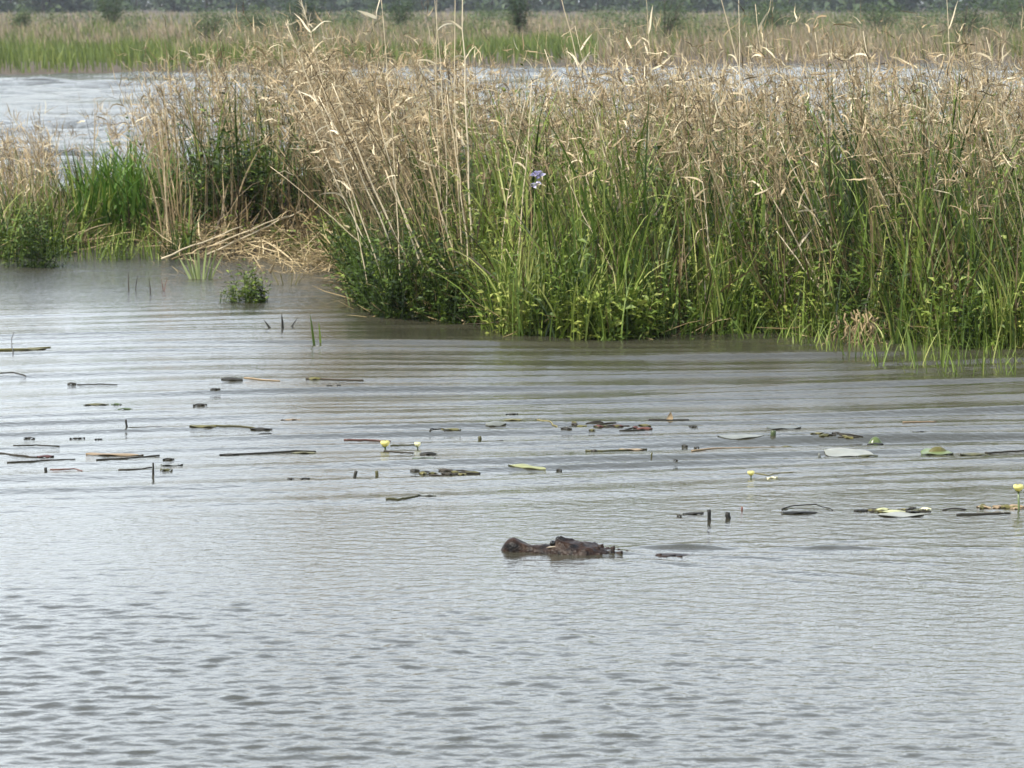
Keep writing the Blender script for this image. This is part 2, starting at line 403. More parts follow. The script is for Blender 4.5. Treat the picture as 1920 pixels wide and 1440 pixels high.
# ------------------------------------------------------------------ the reed island
top_px = np.array([(-500, 275), (0, 272), (90, 245), (200, 228), (290, 200), (335, 158), (400, 120), (480, 108), (560, 96), (700, 112), (800, 112), (900, 130), (1000, 150),
                   (1060, 160), (1150, 160), (1230, 128), (1340, 125), (1420, 150), (1500, 135), (1600, 100), (1690, 110), (1760, 132), (1850, 122), (1920, 130), (2500, 140)], float)
CLEAR = [(232, 458, .75), (62, 490, .35), (400, 470, .55), (520, 470, .5), (600, 478, .45), (1618, 638, .2)]      # places that belong to a plant of their own
_cl = [(*G(a, b)[:2], r) for a, b, r in CLEAR]
def clear(x, y):
    k = np.ones(np.shape(x))
    for cx, cy, r in _cl: k = k * (np.hypot(x - cx, (y - cy) * .6) > r)
    return k
def scatter(n, smax=99, falloff=3.0, floor=.15, pxlo=-600, pxhi=2500, slo=-9):
    """places on the island with their photo column, distance behind the water's edge and the height the canopy has there"""
    got = []; tot = 0
    while tot < n and len(got) < 40:
        x = rng.uniform(-9.2, 9.5, 60000); y = rng.uniform(26.0, 50 if smax > 9 else 42, 60000)
        ok = poly_inside(ISLAND, x, y); x, y = x[ok], y[ok]
        s = line_dist(FRONT, x, y); px = to_px(x, y)
        pr = np.maximum(floor, np.exp(-s / falloff))
        ok = (rng.uniform(0, 1, len(x)) < pr) & (s < smax) & (s > slo) & (px > pxlo) & (px < pxhi)
        got.append([a[ok] for a in (x, y, s, px)]); tot += int(ok.sum())
    x, y, s, px = [np.concatenate(a)[:n] for a in zip(*got)]
    h = CAM_H - np.interp(px, top_px[:, 0], top_px[:, 1]) * y / FPX
    return x, y, s, px, h, np.stack([x, y, ground_z(x, y) - .02], 1)

def reed_mass():
    S, SL = Soup(), Soup()
    x, y, s, px, h, b = scatter(8800, falloff=3.2, floor=.2, slo=.25)
    nz = lownoise(x * 2, y * 2, 1.0)
    keep = rng.uniform(0, 1, len(x)) < np.where(px < 330, .16, np.clip(.55 + .42 * nz, .1, 1) * np.where((s < 1.3) & (px > 890), .55, 1)) * np.where((px > 930) & (px < 1090), .45, 1) * np.where((px > 1040) & (px < 1250), .6, 1) * clear(x, y)
    x, y, s, px, h, b, nz = [a[keep] for a in (x, y, s, px, h, b, nz)]
    N = len(x)
    L = h * rng.uniform(.72, 1.10, N) * np.where(rng.uniform(0, 1, N) < .04, 1.08, 1)
    bun = np.exp(-((px - 790) / 110) ** 2)
    lean = np.abs(rng.normal(.16, .12, N)) + .28 * bun + .10 * smooth(1000, 1150, px)
    az = R(180) + rng.normal(0, 1, N) * (.8 - .55 * bun - .25 * smooth(1000, 1150, px))                    # most lean to the left, as the wind laid them
    L = L / np.cos(np.minimum(lean + .1, .9))
    tint = np.clip(rng.normal(.36, .22, N), 0, 1)
    P, D = blades(S, b, az, lean, L, rng.uniform(.004, .010, N), rng.uniform(-.05, .4, N), seg=7, tint=tint, taper=6, tip=.35, kink=.05)
    # dead leaves: short, curled, all over the upper half
    nl = 15
    for q in range(nl):
        f = np.where(rng.uniform(0, 1, N) < .12, rng.uniform(.3, 1.0, N), rng.uniform(.62, 1.03, N))
        i = np.clip((f * 7).astype(int), 2, 7)
        o = P[np.arange(N), i] + rng.normal(0, .012, (N, 3))
        laz = rng.uniform(0, 6.283, N)
        wide = rng.uniform(0, 1, N) < .13; ll = rng.uniform(.06, .23, N)
        blades(SL, o, laz, rng.uniform(.1, 1.7, N), ll, np.where(wide, rng.uniform(.010, .018, N), rng.uniform(.004, .010, N)), rng.normal(.35, .9, N), seg=5,
               tint=np.clip(rng.normal(.40, .28, N) + .2 * wide, 0, 1), taper=2.2, kink=.26, roll=rng.uniform(-1.6, 1.6, N))
    # old broken brown stems and sheaths, added low and dark to imitate deep shade
    x, y, s, px, h, b = scatter(5200, falloff=2.2, floor=.1, slo=.15)
    n = len(x)
    blades(S, b, rng.uniform(0, 6.283, n), np.abs(rng.normal(.25, .25, n)), h * rng.uniform(.2, .62, n), rng.uniform(.006, .018, n), rng.uniform(-.2, 1.2, n), seg=5, tint=np.clip(rng.normal(.1, .14, n), 0, 1), taper=4, tip=.15, kink=.12)
    tag(S.build('reed_bed', M['straw']), 'dense bed of dry tan reed stalks leaning left on the island', 'reeds', kind='stuff')
    tag(SL.build('dry_reed_leaves', M['pinkstraw']), 'curled dry tan reed leaves topping the reed bed', 'reed leaves', kind='stuff')
reed_mass()

def green_mass():
    S = Soup()
    # tall blades through the bed
    x, y, s, px, h, b = scatter(24000, falloff=2.6, floor=.16)
    N = len(x)
    zone = np.exp(-((px - 1010) / 90) ** 2) + np.exp(-((px - 1690) / 90) ** 2) + .8 * np.exp(-((px - 1120) / 60) ** 2) + .7 * np.exp(-((px - 500) / 70) ** 2)
    L = h * np.clip(rng.normal(.50 + .2 * np.minimum(zone, 1), .2, N), .1, .95)
    L = L * (1 + .32 * lownoise(x * 3 + 9, y * 2.4, 1.0))
    L = np.minimum(L, h * .97)
    L = L * smooth(-.2, .9, s) + rng.uniform(.2, .55, N) * (1 - smooth(-.2, .9, s))
    L = np.where((px < 330), np.minimum(L, h * rng.uniform(.3, .9, N)), L)
    cl = lownoise(x * 5, y * 4, 1.0)
    tint = np.clip(rng.normal(.25, .27, N) + .2 * np.minimum(zone, 1) + .14 * lownoise(x * 3, y * 3, 1.1), 0, 1)  # low mean, wide spread: dark blades mixed in to imitate shadowy gaps
    keep = rng.uniform(0, 1, N) < np.where((px > 640) & (px < 900), .5, np.where(px < 130, .45, .9)) * clear(x, y) * np.clip(.62 + .6 * cl, .08, 1)
    a = [v[keep] for v in (b, L, tint)]; n = len(a[1])
    blades(S, a[0], rng.uniform(0, 6.283, n), np.abs(rng.normal(.1, .14, n)), a[1], np.where(rng.uniform(0, 1, n) < .22, rng.uniform(.020, .034, n), rng.uniform(.008, .020, n)), rng.uniform(.1, 1.3, n), seg=7, tint=a[2], kink=.05, tint_end=.12)
    # short grass at the water's edge
    x, y, s, px, h, b = scatter(12000, smax=1.3, falloff=.8, floor=.2)
    ok = (clear(x, y) > 0) & (rng.uniform(0, 1, len(x)) < np.clip(.75 + .7 * lownoise(x * 6, y * 3, 1.0), .05, 1)); x, y, s, px, h, b = [v[ok] for v in (x, y, s, px, h, b)]
    b[:, 1] -= rng.uniform(0, .2, len(x)) * (s < .5); N = len(x); e1 = lownoise(x * 4, y * 3, 1.0)
    blades(S, b, rng.uniform(0, 6.283, N), np.abs(rng.normal(.14, .16, N)), np.clip(rng.normal(.52, .16, N) + .14 * e1, .12, 1.1), rng.uniform(.007, .018, N), rng.uniform(.1, 1.3, N), seg=5,
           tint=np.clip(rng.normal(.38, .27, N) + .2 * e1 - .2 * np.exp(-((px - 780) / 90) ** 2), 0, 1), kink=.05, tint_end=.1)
    # blades standing in the shallows in front of the right-hand edge
    n = 1300
    bx = 1380 + 920 * rng.uniform(0, 1, n) ** .7; by = 625 + rng.uniform(0, 1, n) ** 1.5 * (12 + 70 * smooth(1380, 1800, bx))
    b = np.array([G(p, q) for p, q in zip(bx, by)]); b[:, 2] = -.1
    blades(S, b, rng.uniform(0, 6.283, n), np.abs(rng.normal(.12, .12, n)), rng.uniform(.12, .42, n), rng.uniform(.005, .012, n), rng.uniform(.1, 1.3, n), seg=5,
           tint=np.clip(rng.normal(.6, .17, n), 0, 1), kink=.04)
    # sparse grass in the shallows on the left
    n = 420
    bx = np.concatenate([rng.uniform(-300, 300, n // 2), rng.uniform(120, 340, n - n // 2)]); by = rng.uniform(455, 492, n)
    b = np.array([G(p, q) for p, q in zip(bx, by)]); b[:, 2] = -.08
    blades(S, b, rng.uniform(0, 6.283, n), np.abs(rng.normal(.15, .15, n)), rng.uniform(.15, .5, n), rng.uniform(.006, .014, n), rng.uniform(.1, 1.2, n), seg=5,
           tint=np.clip(rng.normal(.6, .2, n), 0, 1), kink=.05)
    tag(S.build('marsh_grass', M['green']), 'green blades of marsh grass filling the lower reed bed', 'grass', kind='stuff')
green_mass()

def herbs(S, ST, b, hgt, nst, tint, leafL=.06, lw=.5, spread=.35):
    """leafy stems: b bases, hgt height per plant"""
    for k in range(nst):
        N = len(b)
        P, D = blades(ST, b + rng.normal(0, .035, (N, 3)) * [1, 1, 0], rng.uniform(0, 6.283, N), np.abs(rng.normal(spread * .5, spread, N)), hgt * rng.uniform(.55, 1.1, N), .006,
                      rng.uniform(0, .6, N), seg=7, tint=np.clip(tint, 0, 1) * .8, taper=5, tip=.3, kink=.05)
        for i in range(1, 8):
            for side in (0, 1):
                a = rng.uniform(0, 6.283, N)
                d = np.stack([np.cos(a), np.sin(a), rng.uniform(-.1, .9, N)], 1)
                ok = rng.uniform(0, 1, N) < .85
                leaves(S, P[ok, i], d[ok], leafL * rng.uniform(.6, 1.3, ok.sum()), leafL * lw * rng.uniform(.7, 1.3, ok.sum()), np.clip(tint[ok] + rng.normal(0, .16, ok.sum()) + .05 * (i - 4) * .4, 0, 1))

def herb_mass():
    S, ST = Soup(), Soup()
    x, y, s, px, h, b = scatter(1500, smax=1.5, falloff=.9, floor=.25, pxlo=655)
    b[:, 1] -= rng.uniform(0, .22, len(x)) * (s < .6)
    hg = np.clip(rng.normal(.40, .14, len(x)) + .5 * smooth(.1, 1.4, s) + .12 * lownoise(x * 2.2, y * 2, 1.0), .12, 1.1)
    t = np.clip(.50 + .26 * lownoise(x * 3, y * 3, 1.0) - .22 * smooth(900, 820, px), .05, 1)
    herbs(S, ST, b, hg, 2, t, leafL=.075, lw=.34, spread=.22)
    x, y, s, px, h, b = scatter(1000, smax=6, falloff=3, floor=.25, pxlo=250, slo=1.0)
    hg = np.clip(h * rng.uniform(.35, .9, len(x)), .2, 1.7)
    herbs(S, ST, b, hg, 2, np.clip(.4 + .2 * lownoise(x * 3, y * 3, 1.0), .05, 1), leafL=.07)
    x, y, s, px, h, b = scatter(260, smax=2, falloff=1.2, floor=.3, pxlo=-500, pxhi=640)
    herbs(S, ST, b, rng.uniform(.15, .5, len(x)), 2, np.clip(rng.normal(.5, .15, len(x)), 0, 1), leafL=.05)
    x, y, s, px, h, b = scatter(420, smax=1.0, falloff=.6, floor=.2, pxlo=660, pxhi=910)
    b[:, 1] -= rng.uniform(0, .25, len(x))
    herbs(S, ST, b, rng.uniform(.3, .7, len(x)), 2, np.clip(rng.normal(.3, .15, len(x)), 0, 1), leafL=.055)
    tag(S.build('waterside_herbs', M['herb']), 'small leafy green herbs crowding the edge of the reed island', 'ground cover', kind='stuff')
    tag(ST.build('herb_stems', M['herb']), 'thin green stems among the waterside herbs', 'ground cover', kind='stuff')
herb_mass()

def thatch():
    S = Soup()
    x, y, s, px, h, b = scatter(5200, smax=3, falloff=1.4, floor=.15)
    n = len(x); b[:, 2] += rng.uniform(0, .14, n)
    blades(S, b, rng.uniform(0, 6.283, n), rng.uniform(.9, 1.6, n), rng.uniform(.15, .55, n), rng.uniform(.005, .012, n), rng.uniform(-.3, .5, n), seg=4,
           tint=np.clip(rng.normal(.3, .18, n), 0, 1), taper=5, tip=.3, kink=.1)
    # the heap of dead stems on the mud of the cove
    n = 1300
    bx = rng.uniform(330, 660, n); by = rng.uniform(440, 482, n)
    b = np.array([G(p, q, .16) for p, q in zip(bx, by)]); b[:, 2] = ground_z(b[:, 0], b[:, 1]) + rng.uniform(.02, .2, n)
    blades(S, b, rng.uniform(0, 6.283, n), rng.uniform(1.0, 1.7, n), rng.uniform(.2, .6, n), rng.uniform(.006, .014, n), rng.uniform(-.2, .4, n), seg=4,
           tint=np.clip(rng.normal(.45, .2, n), 0, 1), taper=5, tip=.3, kink=.12)
    tag(S.build('thatch', M['straw']), 'fallen dead reed litter lying along the muddy edge', 'litter', kind='stuff')
thatch()

def left_fringe():
    S = Soup()
    n = 900
    bx = np.concatenate([rng.uniform(-350, 115, 760), rng.uniform(300, 345, 140)]); by = rng.uniform(405, 476, n)
    b = np.array([G(p, q) for p, q in zip(bx, by)]); b[:, 2] = ground_z(b[:, 0], b[:, 1]) - .02
    y = b[:, 1]; h = CAM_H - np.interp(bx, top_px[:, 0], top_px[:, 1]) * y / FPX
    L = h * rng.uniform(.55, 1.12, n)
    P, D = blades(S, b, R(180) + rng.normal(0, .7, n), np.abs(rng.normal(.16, .1, n)), L, rng.uniform(.006, .011, n), rng.uniform(0, .5, n), seg=7, tint=np.clip(rng.normal(.5, .17, n), 0, 1), taper=5, tip=.2, kink=.03)
    for q in range(4):
        o = P[np.arange(n), rng.integers(3, 8, n)]
        blades(S, o, R(180) + rng.normal(0, 1.2, n), rng.uniform(.2, 1.0, n), rng.uniform(.08, .22, n), rng.uniform(.005, .011, n), rng.uniform(0, 1.6, n), seg=4, tint=np.clip(rng.normal(.5, .2, n), 0, 1), kink=.12)
    tag(S.build('dry_grass', M['pinkstraw']), 'fine dry tan grass on the low bank at the left edge', 'grass', kind='stuff')
left_fringe()

# ------------------------------------------------------------------ reeds one can pick out
def stalk_curve(p0, p1, d0, d1, sag=.0, n=12, ground=True):
    """a stalk from photo pixel p0 (low) to p1 (high), d metres away; carried down to the ground"""
    a, b = W(*p0, d0), W(*p1, d1)
    dirv = (b - a)
    if ground:
        gz = float(ground_z(np.array([a[0]]), np.array([a[1]]))[0]) - .03
        if a[2] > gz:
            t = (gz - a[2]) / dirv[2]
            t = max(t, -.9)
            foot = a + dirv * t; foot[2] = gz
            a = foot
    k = np.linspace(0, 1, n)[:, None]
    pts = a + (b - a) * k
    side = np.array([dirv[2], 0, -dirv[0]]); side /= np.linalg.norm(side) + 1e-9
    pts = pts + side * (np.sin(k * np.pi) * sag) + rng.normal(0, .004, pts.shape) * (k > .05)
    return pts
def reed_thing(label, p0, p1, d, r=.006, sag=.02, nleaf=5, mat='pale', tint=.55, leaf_from=.5, group='pale reed stalks that stand out of the bed', leafmat='pale', plume=False, leafL=(.10, .26)):
    pts = stalk_curve(p0, p1, d, d + .1, sag)
    o = empty('reed_stalk', pts[0], label, 'reed', group)
    S = Soup(); tube(S, pts, np.linspace(r * 1.15, r * .45, len(pts)), 6, tint + rng.normal(0, .08, 0 + len(pts) * 6 + 2) * .6)
    S.build('stem', M[mat], o, pts[0])
    for q in range(nleaf):
        i = int(rng.uniform(leaf_from, 1) * (len(pts) - 1))
        L = Soup()
        blades(L, pts[i][None], R(180) * rng.integers(0, 2) + rng.normal(0, .5), rng.uniform(.3, 1.1), rng.uniform(*leafL), rng.uniform(.010, .018), rng.uniform(.1, 1.6), seg=6, tint=rng.uniform(.45, .95), kink=.12, roll=math.pi / 2 + rng.uniform(-.9, .9))
        L.build('leaf', M[leafmat], o, pts[0])
    if plume:
        L = Soup(); n = 46
        t = rng.uniform(.86, 1.0, n); i = t * (len(pts) - 1); i0 = np.minimum(i.astype(int), len(pts) - 2)
        b = pts[i0] + (pts[i0 + 1] - pts[i0]) * (i - i0)[:, None]
        blades(L, b, R(180) + rng.normal(0, 1.0, n), rng.uniform(.2, 1.0, n), rng.uniform(.05, .14, n), .005, rng.uniform(.2, 1.2, n), seg=4, tint=rng.uniform(.5, 1, n), kink=.1)
        L.build('seed_head', M[leafmat], o, pts[0])
    return o
TALL = [
 ('left stalk of the close upright group crossing the top edge', (826, 330), (808, -60), 30.6, .006, 3),
 ('upright reed stalk just right of the leftmost stalk crossing the top edge', (836, 330), (821, -50), 30.9, .005, 2),
 ('upright yellowish reed stalk in the middle of the close group at the top', (868, 360), (853, -70), 30.5, .008, 4),
 ('thickest yellow reed stalk, right of the close group at the top edge', (884, 340), (866, -60), 30.8, .011, 5),
 ('pale reed stalk leaning left that leaves the top right of the green far patch', (1150, 300), (1044, -40), 30.2, .008, 4),
 ('forked pale reed tip beside the stalk leaning past the far green patch', (1148, 280), (1078, 48), 30.6, .005, 5),
 ('short straight pale reed pointing up in front of the far green patch', (1092, 270), (1020, 92), 30.0, .007, 1),
 ('long bare pale reed leaning left across the top right of centre', (1400, 260), (1340, -50), 30.3, .008, 1),
 ('upright thin reed stalk right of the long bare leaning reed', (1394, 250), (1386, -40), 31.0, .006, 3),
 ('upright reed with drooping pale leaves near the gap of far water', (1424, 230), (1416, 8), 30.8, .006, 5),
 ('thin dull reed stalk crossing the top edge right of the drooping-leaved reed', (1462, 240), (1448, -30), 31.5, .005, 2),
 ('lone upright reed stalk crossing the top edge far right', (1792, 250), (1772, -50), 31.2, .006, 3),
 ('thin reed stalk crossing the top edge right of the far bush', (1222, 240), (1209, -40), 31.8, .005, 3),
 ('dark upright reed stump standing before the right stretch of far water', (1732, 250), (1718, 66), 31.0, .008, 2),
 ('pale dry reed with fanned leaves at the top right of the bed', (1660, 300), (1618, 60), 30.4, .006, 9),
 ('pale curled reed standing high at the far right edge of the bed', (1905, 300), (1850, 70), 30.6, .006, 7),
 ('straight tan reed standing upright in mid bed left of the violet flower', (972, 440), (998, 150), 29.8, .008, 1),
 ('second straight tan reed close left of the violet flower', (950, 470), (985, 190), 29.9, .007, 1),
 ('thin reed with forked tip above the pale far water on the right', (1560, 260), (1528, 60), 30.9, .005, 5),
]
for lab, p0, p1, d, r, nl in TALL:
    dull = 'dark' in lab or 'dull' in lab
    reed_thing(lab, p0, p1, d + rng.uniform(0, .6), r * .78, rng.uniform(-.07, .07), nl, tint=.2 if dull else rng.uniform(.4, .7), mat='straw' if dull else 'pale')
reed_thing('long leaning reed with a ragged seed head left of the hanging white leaf', (668, 400), (536, 44), 30.6, .006, .03, 9, plume=True)
reed_thing('reed with a drooping pale seed head beside the dark bush at the top', (640, 330), (566, 6), 31.0, .005, .03, 6, plume=True)
o = reed_thing('reed with one broad cream leaf hanging at its broken top', (735, 300), (714, -10), 30.6, .005, .02, 0)
S = Soup(); blades(S, W(706, 34, 30.65)[None], R(180), R(64), .17, .030, R(14), seg=6, tint=.98, roll=1.3, taper=2.0); S.build('leaf', M['pale'], o, np.array(o.location))
S = Soup(); tube(S, [W(714, -8, 30.68), W(706, 22, 30.66), W(706, 36, 30.65)], .004, 5, .8); S.build('leaf_stalk', M['pale'], o, np.array(o.location))

LEAN = [
 ('thick bleached reed leaning left, longest of the leaning bundle', (772, 500), (622, 156), 30.2, .0105, 2),
 ('bleached reed leaning left close below the longest leaning reed', (735, 480), (597, 180), 30.3, .008, 3),
 ('pale reed leaning left in the middle of the leaning bundle', (800, 500), (705, 200), 30.1, .008, 2),
 ('pale reed with a broken kink leaning left near the right of the bundle', (846, 440), (786, 236), 30.0, .0095, 2),
 ('thick pale reed foot leaning left low in the bundle', (792, 440), (722, 320), 29.9, .011, 0),
 ('thin tan reed at the left of the leaning bundle', (690, 440), (560, 170), 30.5, .006, 4),
 ('bare pale reed slanting low across the dark hollow left of the bundle', (690, 470), (508, 312), 30.8, .006, 0),
 ('upright tan reed rising between the bundle and the tall group', (862, 400), (838, 180), 29.8, .007, 2),
 ('white bleached reed slanting left through the green right of centre', (1525, 515), (1404, 288), 29.2, .0075, 1),
 ('short white bleached reed low beside the slanting white reed', (1532, 512), (1456, 434), 29.0, .008, 0),
 ('tan reed slanting left above the short white reeds', (1560, 460), (1462, 262), 29.6, .008, 2),
 ('second tan reed slanting left just right of the short white reeds', (1548, 420), (1490, 270), 29.7, .007, 1),
 ('pale reed slanting left in the green on the far right', (1716, 476), (1632, 320), 29.3, .007, 1),
 ('short bleached reed stub pair low on the far right', (1790, 534), (1726, 416), 29.0, .009, 0),
 ('bleached reed leaning close beside the low stub pair on the right', (1800, 520), (1752, 452), 29.05, .007, 0),
 ('thin pale reed slanting left inside the green tall grass at centre', (1140, 480), (1060, 330), 29.3, .006, 1),
 ('pale upright reed in the green right of the violet flower', (1330, 500), (1310, 290), 29.4, .006, 1),
 ('broken cream reed slanting down over the dark foot of the bundle', (870, 520), (818, 486), 29.9, .010, 0),
 ('short white reed standing in the green grass right of the bundle foot', (976, 548), (950, 468), 29.3, .006, 0),
 ('pinkish dead reed slanting at the far right edge', (1920, 460), (1850, 250), 29.4, .008, 3),
]
for lab, p0, p1, d, r, nl in LEAN:
    reed_thing(lab, p0, p1, d + (.6 if p0[0] < 900 else .25), r * .9, rng.uniform(-.05, .05), nl, tint=rng.uniform(.3, .85), group='bleached reeds leaning left')
# fallen stems on the mud of the cove
FALL = [('longest pale fallen reed stem lying across the muddy cove', (390, 476), (568, 396), .010), ('second fallen reed stem lying just above the longest one in the cove', (352, 478), (540, 404), .008),
        ('fallen reed stem with its foot in the water at the left of the cove', (302, 486), (455, 424), .010), ('thin fallen reed stem at the back of the muddy cove', (370, 462), (490, 402), .007),
        ('dull brown fallen reed stem lowest in the cove heap', (320, 488), (420, 448), .011)]
for lab, p0, p1, r in FALL:
    a = G(*p0, .05); b = W(*p1, a[1] + .9); b[2] = max(b[2], .1)
    k = np.linspace(0, 1, 9)[:, None]; pts = a + (b - a) * k + rng.normal(0, .006, (9, 3))
    o = empty('fallen_reed', a, lab, 'reed', 'fallen reed stems in the cove')
    S = Soup(); tube(S, pts, np.linspace(r, r * .6, 9), 6, .25 if 'dull' in lab else .6); S.build('stem', M['straw' if 'dull' in lab else 'pale'], o, a)
    for q in range(3):
        L = Soup(); i = rng.integers(2, 8)
        blades(L, pts[i][None], rng.uniform(-.6, .6), rng.uniform(.7, 1.3), rng.uniform(.12, .3), .011, rng.uniform(.1, .9), seg=5, tint=.6, kink=.1); L.build('leaf', M['pinkstraw'], o, a)

# ------------------------------------------------------------------ plants one can pick out
def leafy_plant(name, label, px, py, wpx, hpx, n, leafL, mat='bright', lw=.4, group=None, tint=.5, d_extra=.3, upright=.3):
    b0 = G(px, py); b0[1] += 0; sc = b0[1] / FPX
    b0[2] = float(ground_z(b0[0:1], b0[1:2])[0]); b0[2] = max(b0[2], -.08)
    o = empty(name, b0, label, 'plant', group)
    r = wpx * sc * .5
    b = b0 + np.stack([rng.uniform(-r, r, n) * .8, rng.uniform(-r, r, n) * .6, np.zeros(n)], 1)
    S, ST = Soup(), Soup()
    hg = hpx * sc * (1 - .35 * np.abs(b[:, 0] - b0[0]) / r) * rng.uniform(.6, 1.05, n)
    herbs(S, ST, b, hg, 2, np.clip(rng.normal(tint, .12, n), 0, 1), leafL=leafL, lw=lw, spread=upright)
    S.build('foliage', M[mat], o, b0); ST.build('stems', M[mat], o, b0)
    return o
def lush_plant():
    b0 = G(228, 456); b0[2] = float(ground_z(b0[0:1], b0[1:2])[0]); o = empty('broadleaf_plant', b0, 'lush bright green broad-bladed plant on the left bank', 'plant')
    sc = b0[1] / FPX
    for k, (n, mt, tn) in enumerate(((260, 'bright', .5), (150, 'bright', .25), (120, 'green', .75))):
        S = Soup(); u = rng.uniform(-1, 1, n)
        b = b0 + np.stack([u * 88 * sc, rng.uniform(-.35, .9, n), np.zeros(n)], 1)
        blades(S, b, rng.uniform(0, 6.283, n), np.abs(rng.normal(.1, .12, n)), (215 - 40 * np.abs(u - .2)) * sc * rng.uniform(.45, 1.08, n), rng.uniform(.016, .040, n), rng.uniform(.1, 1.5, n), seg=7, tint=np.clip(rng.normal(tn, .17, n), 0, 1), kink=.05, taper=2.0)
        S.build('blades', M[mt], o, b0)
lush_plant()
leafy_plant('broadleaf_plant', 'darker green leafy shrub deep in the reeds right of the lush plant', 440, 462, 200, 230, 70, .10, mat='herb', lw=.35, tint=.2, upright=.16)
leafy_plant('broadleaf_plant', 'round-leaved yellow-green plant at the water edge under the reed bed centre', 1145, 632, 150, 110, 34, .085, mat='herb', lw=.6, tint=.72)
leafy_plant('broadleaf_plant', 'low yellow-flecked leafy plant at the far right water edge', 1870, 640, 130, 90, 26, .07, mat='herb', lw=.55, tint=.75)
leafy_plant('broadleaf_plant', 'leafy green plant low in the grass left of the bare root hollow', 1400, 618, 150, 100, 30, .07, mat='herb', lw=.5, tint=.6)
leafy_plant('waterside_bush', 'dark bushy green clump in the water at the left edge', 62, 500, 120, 150, 46, .075, mat='herb', lw=.25, tint=.3, upright=.2)

def blade_tuft(name, label, px, py, n, wpx, hpx, wid, fan, mat='green', tint=.65, group='small tufts standing in the shallows', bend=.4):
    b0 = G(px, py); sc = b0[1] / FPX; b0[2] = float(wave(b0[0], b0[1]))
    o = empty(name, b0, label, 'plant', group)
    for i in range(n):
        S = Soup(); u = (i + .5) / n * 2 - 1
        b = b0 + np.array([u * wpx * sc * .35 + rng.normal(0, .008), rng.normal(0, .03), -.05])
        side = 0 if u > 0 else math.pi
        blades(S, b[None], side + rng.normal(0, .4), abs(u) * fan + abs(rng.normal(0, .05)), (hpx * sc) * rng.uniform(.75, 1.05) + .05, wid * rng.uniform(.8, 1.2), rng.uniform(.3, 1) * bend * abs(u), seg=6,
               tint=np.clip(rng.normal(tint, .1), 0, 1), roll=math.pi / 2 + rng.uniform(-.5, .5), kink=.03)
        S.build('blade', M[mat], o, b0)
    return o
blade_tuft('water_plant', 'fan of broad yellow-green blades in shallow water below the fallen stems', 378, 523, 14, 50, 62, .022, .42, mat='padgreen', tint=.75)
blade_tuft('water_plant', 'pair of thin dark blades in open water below the sparse grass', 247, 545, 2, 14, 38, .010, .15, mat='darkleaf', tint=.8, bend=.1)
blade_tuft('water_plant', 'single thin blade right of the pair of thin dark blades', 283, 550, 1, 8, 34, .010, .05, mat='darkleaf', tint=.8, bend=.1)
blade_tuft('water_plant', 'tiny reddish shoot right of the single thin blade', 308, 545, 2, 10, 30, .008, .3, mat='redleaf', tint=.8)
blade_tuft('water_plant', 'faint wispy tuft right of the leafy tuft in the cove', 540, 533, 9, 50, 34, .008, .6, mat='olive', tint=.6)
blade_tuft('water_plant', 'dark stub with two side blades like a bird foot in open water', 528, 614, 3, 46, 28, .018, .95, mat='darkleaf', tint=.3, bend=.1)
blade_tuft('water_plant', 'taller of two straight green blades beside the dark nub', 592, 644, 1, 4, 58, .020, .0, tint=.5, bend=.0)
blade_tuft('water_plant', 'shorter of two straight green blades beside the dark nub', 604, 642, 1, 4, 44, .017, .0, tint=.55, bend=.0)
blade_tuft('water_plant', 'tiny reddish nub close to the dark foot of the reeds', 655, 562, 2, 10, 14, .012, .3, mat='redleaf', tint=.7)
leafy_plant('water_plant', 'leafy green tuft standing alone in the cove', 472, 566, 60, 105, 22, .065, mat='herb', lw=.3, tint=.55, group='small tufts standing in the shallows', upright=.12)
leafy_plant('water_plant', 'small ragged leafy shoot touching the left of the leafy tuft', 430, 566, 30, 75, 9, .04, mat='herb', lw=.35, tint=.35, group='small tufts standing in the shallows', upright=.25)
leafy_plant('water_plant', 'thin green shoots in the shallows below the lush plant', 215, 486, 70, 90, 18, .04, mat='herb', lw=.3, tint=.6, group='small tufts standing in the shallows', upright=.15)

def root_hollow():
    b0 = G(1618, 647); b0[2] = 0.0
    o = empty('exposed_roots', b0, 'tangle of pale bare roots in a dark hollow of the right bank', 'roots')
    for k in range(46):
        S = Soup(); t = np.linspace(0, 1, 7)[:, None]
        a = b0 + np.array([rng.normal(0, .09), rng.uniform(-.02, .14), rng.uniform(.10, .24)]); e = a + np.array([rng.normal(0, .08), rng.uniform(-.1, .02), 0]); e[2] = -.04
        P = a + (e - a) * t + rng.normal(0, .012, (7, 3)); tube(S, P, np.linspace(.006, .003, 7) * rng.uniform(.6, 1.5), 5, rng.uniform(.1, .6)); S.build('root', M['straw'], o, b0)
root_hollow()
def flower_spike():
    b = W(1003, 352, 29.4)
    o = empty('violet_flower', b, 'small violet flower among the green reeds at centre', 'flower')
    S = Soup(); n = 26
    k = rng.uniform(0, 1, n); c = b + np.stack([.012 * k * 2 + rng.normal(0, .012, n), rng.normal(0, .012, n), k * .12], 1)
    a = rng.uniform(0, 6.283, n); leaves(S, c, np.stack([np.cos(a), np.sin(a), rng.uniform(-.2, .8, n)], 1), .05, .032, rng.uniform(.2, 1, n)); S.build('petals', M['violet'], o, b)
    S = Soup(); g = b.copy(); g[2] = .12; tube(S, [g, b * [1, 1, 0] + [-.01, 0, .5], b + [0, 0, .06]], .005, 5, .5); S.build('stem', M['herb'], o, b)
flower_spike()
